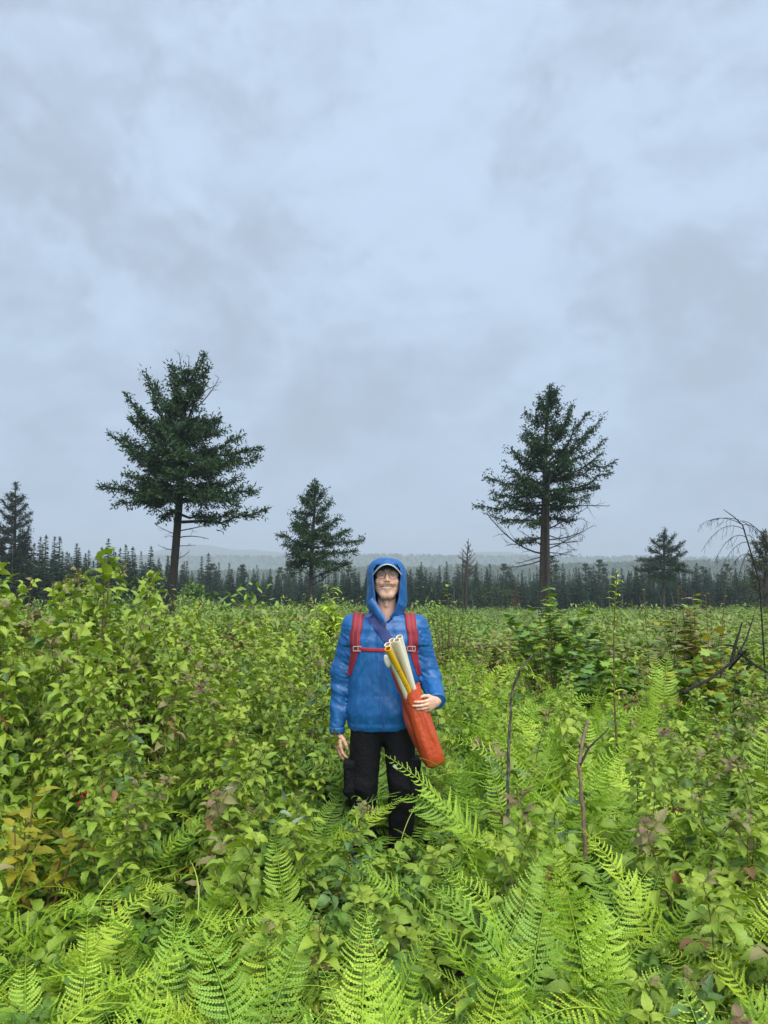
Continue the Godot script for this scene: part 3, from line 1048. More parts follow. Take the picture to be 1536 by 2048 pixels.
func hand_parts(wrist: Transform3D, curl: Array, spread: float, thumb_in: float) -> Array:
	var caps := []
	var root := [Vector3(0.029, 0.088, 0.0), Vector3(0.0095, 0.094, 0.003), Vector3(-0.0105, 0.089, 0.002), Vector3(-0.0285, 0.079, -0.003)]
	var size := [[0.043, 0.025, 0.019], [0.047, 0.030, 0.020], [0.043, 0.028, 0.020], [0.033, 0.020, 0.018]]
	for k in 4:
		caps.append([wrist * Vector3(root[k].x * 0.65, 0.005, 0), wrist * root[k], 0.0145, 0.0115, 0])
		var p: Vector3 = root[k]
		var fan := (1.5 - k) * spread
		var bent := 0.0
		for j in 3:
			bent += curl[k] * [0.8, 1.1, 0.75][j]
			var d := Vector3(sin(fan), cos(bent) * cos(fan), -sin(bent))
			var q: Vector3 = p + d * size[k][j]
			caps.append([wrist * p, wrist * q, [0.0098, 0.0086, 0.0080][j], [0.0086, 0.0080, 0.0066][j], k + 1])
			p = q
	var t := [Vector3(0.018, 0.022, -0.006), Vector3(0.042, 0.050, -0.014 - thumb_in), Vector3(0.050, 0.080, -0.022 - thumb_in * 1.6), Vector3(0.048, 0.105, -0.030 - thumb_in * 2.0)]
	for j in 3:
		caps.append([wrist * t[j], wrist * t[j + 1], [0.0165, 0.0118, 0.0105][j], [0.0120, 0.0105, 0.008][j], 5])
	caps.append([wrist * Vector3(0, -0.035, 0), wrist * Vector3(0, 0.012, 0), 0.021, 0.024, 0])
	return caps


func hand_skin(out: Shape, caps: Array, lo: Vector3, hi: Vector3) -> void:
	var f := func(p: Vector3) -> float:
		var palm := 1.0
		var best := 1.0
		var fingers := [1.0, 1.0, 1.0, 1.0, 1.0, 1.0]
		for c in caps:
			var d := cap(p, c[0], c[1], c[2], c[3])
			if c[4] == 0:
				palm = blend(palm, d, 0.014)
			else:
				fingers[c[4]] = blend(fingers[c[4]], d, 0.004)
		for k in range(1, 6):
			best = minf(best, fingers[k])
		return blend(palm, best, 0.007)
	skin_over(out, lo, hi, 0.0034, f, 0.004)


func skin_tint(s: Shape) -> void:
	var inv := head_place().affine_inverse()
	for k in s.v.size():
		var w := s.v[k]
		var col := Color(0.72, 0.465, 0.36)
		if w.y > 1.5:
			var p := inv * w
			var a := absf(p.x)
			var rosy := clampf(1.0 - Vector2((a - 0.045) / 0.03, (p.y + 0.02) / 0.03).length(), 0, 1)
			rosy = maxf(rosy, clampf(1.0 - Vector3(p.x / 0.02, (p.y + 0.02) / 0.024, (p.z - 0.11) / 0.03).length(), 0, 1))
			col = col.lerp(Color(0.60, 0.25, 0.19), rosy * 0.6)
			var mouth := Vector2(p.x / 0.043, (p.y + 0.0635 - a * 0.20) / 0.027).length()
			if p.z > 0.055 and mouth < 1.0:
				col = col.lerp(Color(0.40, 0.125, 0.105), clampf((1.0 - mouth) * 4.0, 0, 1) * 0.9)
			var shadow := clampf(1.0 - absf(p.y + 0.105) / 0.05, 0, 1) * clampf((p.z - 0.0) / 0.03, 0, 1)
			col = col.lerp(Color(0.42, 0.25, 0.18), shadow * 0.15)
			if mouth < 0.6 and p.z < 0.080 and p.z > 0.05:
				col = Color(0.08, 0.02, 0.02)
			col *= 1.0 + 0.06 * ripples.get_noise_3dv(p * 9.0)
		else:
			col = col.lerp(Color(0.58, 0.29, 0.22), 0.35 + 0.3 * ripples.get_noise_3dv(w * 7.0))
		col.a = 1.0
		s.c[k] = col


func hair_patch(s: Shape, centre: Callable, across: int, down: int, length: float, dir: Callable, col: Color) -> void:
	for i in across:
		for j in down:
			var u := (i + rng.randf()) / across
			var w := (j + rng.randf()) / down
			var p: Vector3 = centre.call(u, w)
			var d: Vector3 = (dir.call(u, w) + any_way() * 0.25).normalized()
			s.blade(p, d, d.cross(Vector3.BACK).normalized(), length * rnd(0.7, 1.2), 0.0011, col * rnd(0.7, 1.3))


func march(f: Callable, from: Vector3, dir: Vector3) -> Vector3:
	var p := from
	for k in 60:
		var d: float = f.call(p)
		if d < 0.0008:
			break
		p += dir * d * 0.7
	return p


# a band laid on the jacket: stations of [start point, direction inwards, half width vector]
func band(f: Callable, stations: Array, thick: float, columns := 5) -> Shape:
	var s := Shape.new()
	var rows := []
	for st in stations:
		var row := PackedVector3Array()
		for k in columns:
			var u := lerpf(-1.0, 1.0, float(k) / (columns - 1))
			var p := march(f, st[0] + st[2] * u, st[1])
			row.append(p - st[1] * (thick if k > 0 and k < columns - 1 else thick * 0.75))
		var first: Vector3 = row[0] + st[1] * thick * 1.3
		var last: Vector3 = row[columns - 1] + st[1] * thick * 1.3
		row.insert(0, first)
		row.append(last)
		rows.append(row)
	s.sheet(rows)
	return s


func build_person() -> void:
	folds.seed = 21
	folds.frequency = 3.4
	folds.fractal_type = FastNoiseLite.FRACTAL_RIDGED
	folds.fractal_octaves = 2
	folds.domain_warp_enabled = true
	folds.domain_warp_amplitude = 0.06
	folds.domain_warp_frequency = 4.0
	ripples.seed = 8
	ripples.frequency = 6.0
	paint("skin", Color(1, 1, 1), 0.48, {"vertex_color_use_as_albedo": true, "subsurf_scatter_enabled": true, "subsurf_scatter_strength": 0.12})
	var blotch := NoiseTexture2D.new()
	blotch.width = 512
	blotch.height = 512
	blotch.seamless = true
	var bn := FastNoiseLite.new()
	bn.seed = 44
	bn.frequency = 0.012
	bn.fractal_octaves = 5
	bn.fractal_gain = 0.6
	blotch.noise = bn
	var g := Gradient.new()
	g.offsets = PackedFloat32Array([0.0, 0.42, 0.56, 1.0])
	g.colors = PackedColorArray([Color(0.84, 0.86, 0.9), Color(0.92, 0.93, 0.95), Color(1, 1, 1), Color(1, 1, 1)])
	blotch.color_ramp = g
	var fine := NoiseTexture2D.new()
	fine.width = 512
	fine.height = 512
	fine.seamless = true
	var fnn := FastNoiseLite.new()
	fnn.seed = 45
	fnn.frequency = 0.010
	fnn.fractal_type = FastNoiseLite.FRACTAL_RIDGED
	fnn.fractal_octaves = 4
	fine.noise = fnn
	var wet := {"albedo_texture": blotch, "uv1_triplanar": true, "uv1_scale": Vector3(3.0, 2.2, 3.0), "heightmap_enabled": true, "heightmap_texture": fine, "heightmap_scale": 0.10}
	paint("rain_blue", Color(0.009, 0.108, 0.335), 0.42, wet)
	paint("lining_blue", Color(0.012, 0.06, 0.19), 0.5)
	paint("seam_blue", Color(0.014, 0.085, 0.29), 0.4)
	paint("black_cloth", Color(0.0045, 0.0055, 0.008), 0.8, {"metallic_specular": 0.3, "heightmap_enabled": true, "heightmap_texture": fine, "heightmap_scale": 0.4, "uv1_triplanar": true, "uv1_scale": Vector3(5, 5, 5)})
	paint("black_leather", Color(0.008, 0.008, 0.009), 0.4)
	paint("hair", Color(1, 1, 1), 0.5, {"vertex_color_use_as_albedo": true})
	paint("cream_edge", Color(0.72, 0.68, 0.58), 0.7)
	paint("frame_dark", Color(0.03, 0.014, 0.014), 0.25)
	paint("teeth_white", Color(0.82, 0.78, 0.68), 0.25)
	paint("eye_white", Color(1, 1, 1), 0.5, {"vertex_color_use_as_albedo": true})
	var pane := paint("lens", Color(0.9, 0.95, 0.97), 0.06)
	pane.albedo_color.a = 0.06
	pane.metallic_specular = 0.22
	pane.transparency = BaseMaterial3D.TRANSPARENCY_ALPHA

	var who := thing("person", "man in a blue rain jacket with hood up, grinning, standing among ferns", "person", Vector3(0, 0.0, -4.9))
	# the body, one surface
	var body := Shape.new()
	skin_over(body, Vector3(-0.09, 1.42, -0.13), Vector3(0.13, 1.85, 0.14), 0.0036, head_field, 0.004)
	var hang := Transform3D(Basis(Vector3(0.62, 0.05, 0.78).normalized(), Vector3(0.06, -1, 0.10).normalized(), Vector3(-0.78, 0, 0.62).normalized()), Vector3(-0.292, 0.775, 0.012))
	hand_skin(body, hand_parts(hang, [0.36, 0.32, 0.34, 0.40], 0.05, 0.004), Vector3(-0.36, 0.55, -0.08), Vector3(-0.20, 0.83, 0.14))
	var ay := Vector3(-0.62, -0.16, 0.76).normalized()
	var az := Vector3(0.76, -0.05, 0.62).normalized()
	var hold := Transform3D(Basis(ay.cross(az).normalized() * -1.0, ay, az), Vector3(0.318, 0.982, 0.175))
	if hold.basis.x.y < 0:
		hold.basis.x = -hold.basis.x
	hand_skin(body, hand_parts(hold, [0.44, 0.46, 0.50, 0.56], 0.02, 0.006), Vector3(0.05, 0.84, 0.06), Vector3(0.40, 1.12, 0.40))
	skin_tint(body)
	var flesh := func(p: Vector3) -> float:
		var d := egg(p, Vector3(-0.005, 1.16, -0.01), Vector3(0.16, 0.33, 0.095))
		d = blend(d, cap(p, Vector3(-0.17, 1.40, -0.025), Vector3(0.18, 1.40, -0.025), 0.055, 0.055), 0.05)
		d = blend(d, minf(cap(p, SHOULDER_R, ELBOW_R, 0.05, 0.04), cap(p, SHOULDER_L, ELBOW_L, 0.05, 0.04)), 0.03)
		d = blend(d, minf(cap(p, ELBOW_R, WRIST_R, 0.04, 0.028), cap(p, ELBOW_L, WRIST_L, 0.04, 0.028)), 0.02)
		d = blend(d, minf(cap(p, Vector3(-0.10, 0.86, 0), Vector3(-0.132, 0.48, 0.02), 0.075, 0.05), cap(p, Vector3(0.09, 0.86, 0), Vector3(0.118, 0.48, 0.03), 0.075, 0.05)), 0.03)
		return blend(d, minf(cap(p, Vector3(-0.132, 0.48, 0.02), Vector3(-0.142, 0.06, -0.01), 0.05, 0.035), cap(p, Vector3(0.118, 0.48, 0.03), Vector3(0.105, 0.06, -0.01), 0.05, 0.035)), 0.02)
	var inner := Shape.new()
	skin_over(inner, Vector3(-0.40, 0.02, -0.16), Vector3(0.44, 1.50, 0.24), 0.016, flesh, 0.01)
	for k in inner.c.size():
		inner.c[k] = Color(0.50, 0.27, 0.19)
	inner.smooth()
	body.smooth()
	body.add(inner)
	part("body", body.mesh(M.skin), who)

	# face: eyes, brows, moustache, teeth, glasses
	var hp := head_place()
	for side in [-1, 1]:
		var eye := Shape.new()
		var rows := []
		for j in 9:
			var row := PackedVector3Array()
			var b := PI * j / 8.0
			for i in 13:
				var a := TAU * i / 12.0
				row.append(hp * (Vector3(0.033 * side, 0.019, 0.0735) + Vector3(sin(b) * cos(a), sin(b) * sin(a), cos(b)) * 0.0118))
			rows.append(row)
		eye.sheet(rows)
		for k in eye.v.size():
			var ring := k / 13
			eye.c[k] = Color(0.01, 0.008, 0.007) if ring < 1 else (Color(0.05, 0.045, 0.035) if ring < 2 else Color(0.22, 0.20, 0.19))
		part("eye", eye.mesh(M.eye_white), who)
		var lid := Shape.new()
		for cover in [[0.0242, -0.2], [0.0140, 0.2]]:
			lid.tube(PackedVector3Array([hp * Vector3(0.020 * side, 0.018, 0.083), hp * Vector3(0.027 * side, cover[0] - 0.001, 0.087), hp * Vector3(0.034 * side, cover[0], 0.087), hp * Vector3(0.042 * side, cover[0] - 0.002, 0.083), hp * Vector3(0.047 * side, 0.018, 0.077)]), PackedFloat32Array([0.002, 0.0038, 0.0042, 0.0038, 0.002]), 6, Color(0.40, 0.22, 0.16))
		part("eyelid", lid.mesh(M.skin), who)
		var brow := Shape.new()
		hair_patch(brow, func(u: float, w: float) -> Vector3: return hp * Vector3((0.013 + 0.042 * u) * side, 0.044 + 0.007 * sin(u * 2.6) + 0.006 * (w - 0.5), 0.0905 - 0.024 * u * u), 26, 5, 0.009, func(u: float, w: float) -> Vector3: return Vector3(side, 0.35 - 0.6 * u, 0.1), Color(0.06, 0.032, 0.018))
		part("eyebrow", brow.mesh(M.hair), who)
	var stache := Shape.new()
	hair_patch(stache, func(u: float, w: float) -> Vector3:
		var x := (u - 0.5) * 0.092
		return hp * Vector3(x, -0.0385 - 0.011 * w - 0.16 * absf(x) * absf(x) * 18.0, 0.1005 - 0.0 * w - 7.4 * x * x), 62, 7, 0.010, func(u: float, w: float) -> Vector3: return Vector3((u - 0.5) * 2.4, -0.9, 0.25), Color(0.25, 0.125, 0.065))
	part("moustache", stache.mesh(M.hair), who)
	var beard := Shape.new()
	hair_patch(beard, func(u: float, w: float) -> Vector3:
		var a := (u - 0.5) * 2.5
		var r := 0.066 - 0.012 * w
		return march(head_field, hp * Vector3(sin(a) * 0.17, -0.125 + 0.03 * absf(a) + 0.035 * w, cos(a) * 0.2), hp.basis * Vector3(-sin(a), 0.15, -cos(a)).normalized()), 46, 6, 0.0035, func(u: float, w: float) -> Vector3: return Vector3(u - 0.5, -1, 0.3), Color(0.27, 0.15, 0.09))
	part("stubble", beard.mesh(M.hair), who)
	var teeth := Shape.new()
	for k in 10:
		var x := (k - 4.5) * 0.0068
		for row in [[-0.0575, 0.0118], [-0.0695, 0.0085]]:
			if row[1] < 0.009 and absf(x) > 0.026:
				continue
			var z := 0.0895 - 9.0 * x * x
			var c: Vector3 = hp * Vector3(x, row[0] + 0.16 * absf(x), z)
			var ring := []
			for lay in [[1.0, -0.003], [1.0, 0.0], [0.7, 0.0014]]:
				var r := PackedVector3Array()
				for q in 8:
					var a := TAU * q / 8 + 0.39
					r.append(c + hp.basis * Vector3(clampf(cos(a) * 1.3, -1, 1) * 0.0031 * lay[0], clampf(sin(a) * 1.3, -1, 1) * row[1] * 0.5 * lay[0], lay[1]))
				ring.append(r)
			ring.append(PackedVector3Array([c, c, c, c, c, c, c, c]))
			for q in 8:
				ring[3][q] = c + hp.basis * Vector3(0, 0, 0.0016)
			teeth.sheet(ring, true)
	part("teeth", teeth.mesh(M.teeth_white), who)
	var glasses := Node3D.new()
	glasses.name = "glasses"
	who.add_child(glasses)
	var frames := Shape.new()
	for side in [-1, 1]:
		var path := PackedVector3Array()
		var radii := PackedFloat32Array()
		for k in 29:
			var a := TAU * k / 28.0
			path.append(hp * Vector3(side * 0.0385 + cos(a) * 0.0285, 0.012 + sin(a) * 0.0265, 0.1075 - 0.10 * absf(side * 0.0385 + cos(a) * 0.0285)))
			radii.append(0.0017)
		frames.tube(path, radii, 6)
		frames.tube(PackedVector3Array([hp * Vector3(side * 0.066, 0.022, 0.1005), hp * Vector3(side * 0.076, 0.022, 0.085), hp * Vector3(side * 0.081, 0.018, 0.0)]), PackedFloat32Array([0.0018, 0.0018, 0.0016]), 6)
		var lens := Shape.new()
		var mid := lens.dot(hp * Vector3(side * 0.0385, 0.012, 0.1075 - 0.10 * 0.0385))
		for k in 28:
			lens.dot(path[k])
		for k in 28:
			lens.tri(mid, 1 + k, 1 + (k + 1) % 28)
		part("lens", lens.mesh(M.lens), glasses)
	frames.tube(PackedVector3Array([hp * Vector3(-0.011, 0.019, 0.1062), hp * Vector3(0, 0.0245, 0.1085), hp * Vector3(0.011, 0.019, 0.1062)]), PackedFloat32Array([0.0018, 0.0018, 0.0018]), 6)
	part("frame", frames.mesh(M.frame_dark), glasses)

	# jacket with sleeves, hood, collar, zip and cuffs
	var jacket := Node3D.new()
	jacket.name = "jacket"
	who.add_child(jacket)
	var neck_open := func(p: Vector3) -> float:
		return maxf(jacket_field(p), -cap(p, Vector3(0.016, 1.60, 0.03), Vector3(0.012, 1.475, 0.055), 0.075, 0.045))
	var coat := Shape.new()
	skin_over(coat, Vector3(-0.40, 0.74, -0.21), Vector3(0.42, 1.56, 0.28), 0.0062, neck_open, 0.02)
	part("shell", coat.mesh(M.rain_blue), jacket)
	var hood_field := func(p: Vector3) -> float:
		var y := p.y
		var c := Vector3(0.018, clampf(y, 1.52, 1.725), -0.022)
		var k := (p - c) / Vector3(1.05, 1.06, 1.10)
		var r := 0.1190 - 0.026 * clampf((1.555 - y) / 0.11, 0, 1)
		var bulk := pow(pow(Vector2(k.x, k.z).length(), 2.7) + pow(absf(k.y), 2.7), 1.0 / 2.7)
		var out := bulk - r
		if absf(out) > 0.06:
			return maxf(out, 1.452 - y)
		out -= 0.006 * folds.get_noise_3dv(Vector3(p.x * 0.8, p.y * 1.6 + absf(p.x) * 2.0, p.z))
		var shell := maxf(out, -(bulk - r + 0.011))
		var wide := lookup([[1.44, -0.012, 0], [1.475, 0.018, 0], [1.54, 0.054, 0], [1.60, 0.071, 0], [1.68, 0.079, 0], [1.74, 0.083, 0], [1.775, 0.083, 0], [1.800, 0.070, 0], [1.815, 0.03, 0], [1.822, -0.03, 0]], y, 1)
		var mouth := maxf(absf(p.x - 0.018) - wide, 0.0 - p.z + 0.02)
		var lower := 1.462 - y - 0.05 * clampf(p.z * 6.0, -0.2, 1.0) + 0.25 * maxf(absf(p.x - 0.018) - 0.09, 0.0)
		return maxf(maxf(shell, -mouth), lower)
	var hood := Shape.new()
	skin_over(hood, Vector3(-0.14, 1.38, -0.20), Vector3(0.18, 1.89, 0.15), 0.0052, hood_field, 0.014)
	part("hood", hood.mesh(M.rain_blue), jacket)
	# stiffened front edge of the hood
	for side in [-1, 1]:
		var path := PackedVector3Array()
		for k in 15:
			var y := lerpf(1.455, 1.745, k / 14.0)
			var wide := lookup([[1.44, -0.004, 0], [1.475, 0.020, 0], [1.54, 0.056, 0], [1.60, 0.073, 0], [1.68, 0.081, 0], [1.74, 0.085, 0]], y, 1)
			var x: float = 0.018 + side * wide
			path.append(march(hood_field, Vector3(x + side * 0.006, y, 0.3), Vector3(0, 0, -1)) + Vector3(0, 0, 0.002))
			if path[k].z < -0.05:
				path[k].z = path[k - 1].z if k else 0.1
		var hem := Shape.new()
		hem.tube(path, taper(0.0055, 0.0045, 14), 7)
		part("hood_hem", hem.mesh(M.seam_blue), jacket)
	# folded collar flap on the man's right side of the neck
	var flap := Shape.new()
	var rows := []
	for k in 11:
		var t := k / 10.0
		var row := PackedVector3Array()
		var a := Vector3(-0.098, 1.585, 0.062).lerp(Vector3(0.004, 1.452, 0.122), t)
		for j in 5:
			var f := j / 4.0
			row.append(a + Vector3(0.030 * (1.0 - 0.6 * t), 0.020, 0.016).lerp(Vector3(-0.016, -0.012, 0.004), f) + Vector3(0, 0, 0.012 * sin(f * PI) + 0.004 * sin(t * 9.0)))
		rows.append(row)
	flap.sheet(rows)
	part("collar", flap.mesh(M.rain_blue), jacket)
	var zip := Shape.new()
	zip.add(band(jacket_field, range(24).map(func(k: int) -> Array: return [Vector3(0.006 - 0.010 * k / 23.0 + 0.003 * sin(k * 0.9), lerpf(1.462, 0.800, k / 23.0), 0.4), Vector3(0, 0, -1), Vector3(0.0085, 0, 0)]), 0.003, 3).smooth())
	part("zipper", zip.mesh(M.seam_blue), jacket)
	for dx in [-0.022, 0.024]:
		var seam := band(jacket_field, range(24).map(func(k: int) -> Array: return [Vector3(0.006 + dx - 0.010 * k / 23.0 + 0.002 * sin(k * 1.3), lerpf(1.43, 0.805, k / 23.0), 0.4), Vector3(0, 0, -1), Vector3(0.0018, 0, 0)]), 0.0014, 3)
		part("seam", seam.mesh(M.seam_blue), jacket)
	for slit in [[Vector3(-0.135, 1.03, 0.4), Vector3(-0.165, 0.885, 0.4)], [Vector3(-0.100, 1.445, 0.4), Vector3(-0.020, 1.405, 0.4)], [Vector3(0.105, 1.445, 0.4), Vector3(0.035, 1.405, 0.4)]]:
		var line := band(jacket_field, range(9).map(func(k: int) -> Array: return [slit[0].lerp(slit[1], k / 8.0), Vector3(0, 0, -1), Vector3(0.0022, 0.0016, 0)]), 0.0016, 3)
		part("seam", line.mesh(M.seam_blue), jacket)
	var pull := Shape.new()
	pull.tube(PackedVector3Array([Vector3(0.008, 1.452, 0.118), Vector3(0.009, 1.438, 0.126), Vector3(0.009, 1.42, 0.125)]), PackedFloat32Array([0.003, 0.004, 0.0025]), 6)
	part("zip_pull", pull.mesh(M.grey_wood), jacket)
	for cuff in [[WRIST_R + Vector3(0, -0.005, 0), Vector3(0.0, -1, 0.04), 0.046], [WRIST_L - (WRIST_L - ELBOW_L).normalized() * 0.022, (WRIST_L - ELBOW_L).normalized(), 0.0505]]:
		var s := Shape.new()
		var path := PackedVector3Array()
		var radii := PackedFloat32Array()
		for k in 6:
			path.append(cuff[0] + cuff[1] * (k * 0.0085 - 0.008))
			radii.append(cuff[2] * [1.0, 1.08, 1.06, 1.07, 1.05, 0.9][k])
		s.tube(path, radii, 22)
		part("cuff", s.mesh(M.rain_blue), jacket)
	# cap under the hood
	var cap_node := Node3D.new()
	cap_node.name = "cap"
	who.add_child(cap_node)
	var brim := Shape.new()
	var edge := PackedVector3Array()
	var brim_rows := []
	for layer in [0.0, -0.004]:
		for j in 6:
			var f := j / 5.0
			var row := PackedVector3Array()
			for k in 21:
				var a := lerpf(-1.0, 1.0, k / 20.0)
				var p := Vector3(0.020 + a * lerpf(0.080, 0.088, f), 1.808 - 0.062 * a * a + (1.0 - f) * (0.030 - 0.006 * a * a) + layer, lerpf(0.070, 0.162, f) - lerpf(0.02, 0.082, f) * a * a)
				row.append(p)
				if j == 5 and layer == 0.0:
					edge.append(p + Vector3(0, -0.002, 0))
			brim_rows.append(row)
	brim_rows = brim_rows.slice(0, 6) + [brim_rows[11], brim_rows[10], brim_rows[9], brim_rows[8], brim_rows[7], brim_rows[6]]
	brim.sheet(brim_rows)
	part("brim", brim.mesh(M.rain_blue), cap_node)
	var piping := Shape.new()
	piping.tube(edge, taper(0.0034, 0.0034, 20), 6)
	part("brim_edge", piping.mesh(M.cream_edge), cap_node)
	var dome := Shape.new()
	skin_over(dome, Vector3(-0.08, 1.72, -0.13), Vector3(0.12, 1.86, 0.13), 0.009, func(p: Vector3) -> float: return maxf(egg(p, Vector3(0.02, 1.745, -0.018), Vector3(0.087, 0.098, 0.106)), 1.772 + p.z * 0.12 - p.y), 0.004)
	part("crown", dome.mesh(M.rain_blue), cap_node)

	# trousers with cargo pockets
	var trousers := Node3D.new()
	trousers.name = "trousers"
	who.add_child(trousers)
	var leg_field := func(p: Vector3) -> float:
		var d := egg(p, Vector3(-0.012, 0.84, -0.008), Vector3(0.196, 0.15, 0.122))
		var r := blend(cap(p, Vector3(-0.104, 0.84, 0), Vector3(-0.128, 0.47, 0.025), 0.103, 0.090), cap(p, Vector3(-0.128, 0.47, 0.025), Vector3(-0.126, 0.09, -0.01), 0.088, 0.074), 0.03)
		var l := blend(cap(p, Vector3(0.088, 0.84, 0), Vector3(0.112, 0.47, 0.035), 0.103, 0.088), cap(p, Vector3(0.112, 0.47, 0.035), Vector3(0.102, 0.09, -0.01), 0.086, 0.074), 0.03)
		d = maxf(blend(d, minf(r, l), 0.03), 0.055 - p.y)
		if absf(d) > 0.05:
			return d
		var k := clampf(1.0 - absf(p.y - 0.42) / 0.16, 0.25, 1.0)
		return d - 0.016 * k * (folds.get_noise_3dv(Vector3(p.x * 0.9, p.y * 1.7 + p.x * 0.8, p.z)) - 0.1)
	var cloth := Shape.new()
	skin_over(cloth, Vector3(-0.28, 0.03, -0.18), Vector3(0.27, 0.98, 0.20), 0.0095, leg_field, 0.02)
	part("legs", cloth.mesh(M.black_cloth), trousers)
	for side in [-1, 1]:
		var mid := Vector3(-0.208, 0.50, 0.035) if side < 0 else Vector3(0.186, 0.51, 0.045)
		var pocket := Shape.new()
		skin_over(pocket, mid - Vector3(0.07, 0.14, 0.11), mid + Vector3(0.07, 0.14, 0.11), 0.008, func(p: Vector3) -> float: return slab(p, mid, Vector3(0.034, 0.100 , 0.072), 0.024) - 0.012 * folds.get_noise_3dv(p * 1.3), 0.012)
		part("cargo_pocket", pocket.mesh(M.black_cloth), trousers)
		var lap := Shape.new()
		skin_over(lap, mid + Vector3(-0.07, 0.05, -0.11), mid + Vector3(0.07, 0.15, 0.11), 0.007, func(p: Vector3) -> float: return slab(p, mid + Vector3(side * 0.004, 0.088, 0), Vector3(0.036, 0.026, 0.076), 0.010), 0.006)
		part("pocket_flap", lap.mesh(M.black_cloth), trousers)
	var fly := band(leg_field, range(10).map(func(k: int) -> Array: return [Vector3(-0.008 - 0.004 * sin(k * 0.5), lerpf(0.80, 0.60, k / 9.0), 0.4), Vector3(0, 0, -1), Vector3(0.002, 0, 0)]), 0.0015, 3)
	part("seam", fly.mesh(M.black_leather), trousers)
	for side in [-1, 1]:
		var x := -0.142 if side < 0 else 0.108
		var boot := Shape.new()
		skin_over(boot, Vector3(x - 0.08, -0.01, -0.15), Vector3(x + 0.08, 0.16, 0.23), 0.008, func(p: Vector3) -> float: return maxf(blend(cap(p, Vector3(x, 0.045, -0.06), Vector3(x + side * 0.02, 0.038, 0.14), 0.046, 0.045), cap(p, Vector3(x, 0.05, -0.03), Vector3(x, 0.14, -0.03), 0.052, 0.055), 0.04), 0.0 - p.y), 0.006)
		part("boot", boot.mesh(M.black_leather), who)


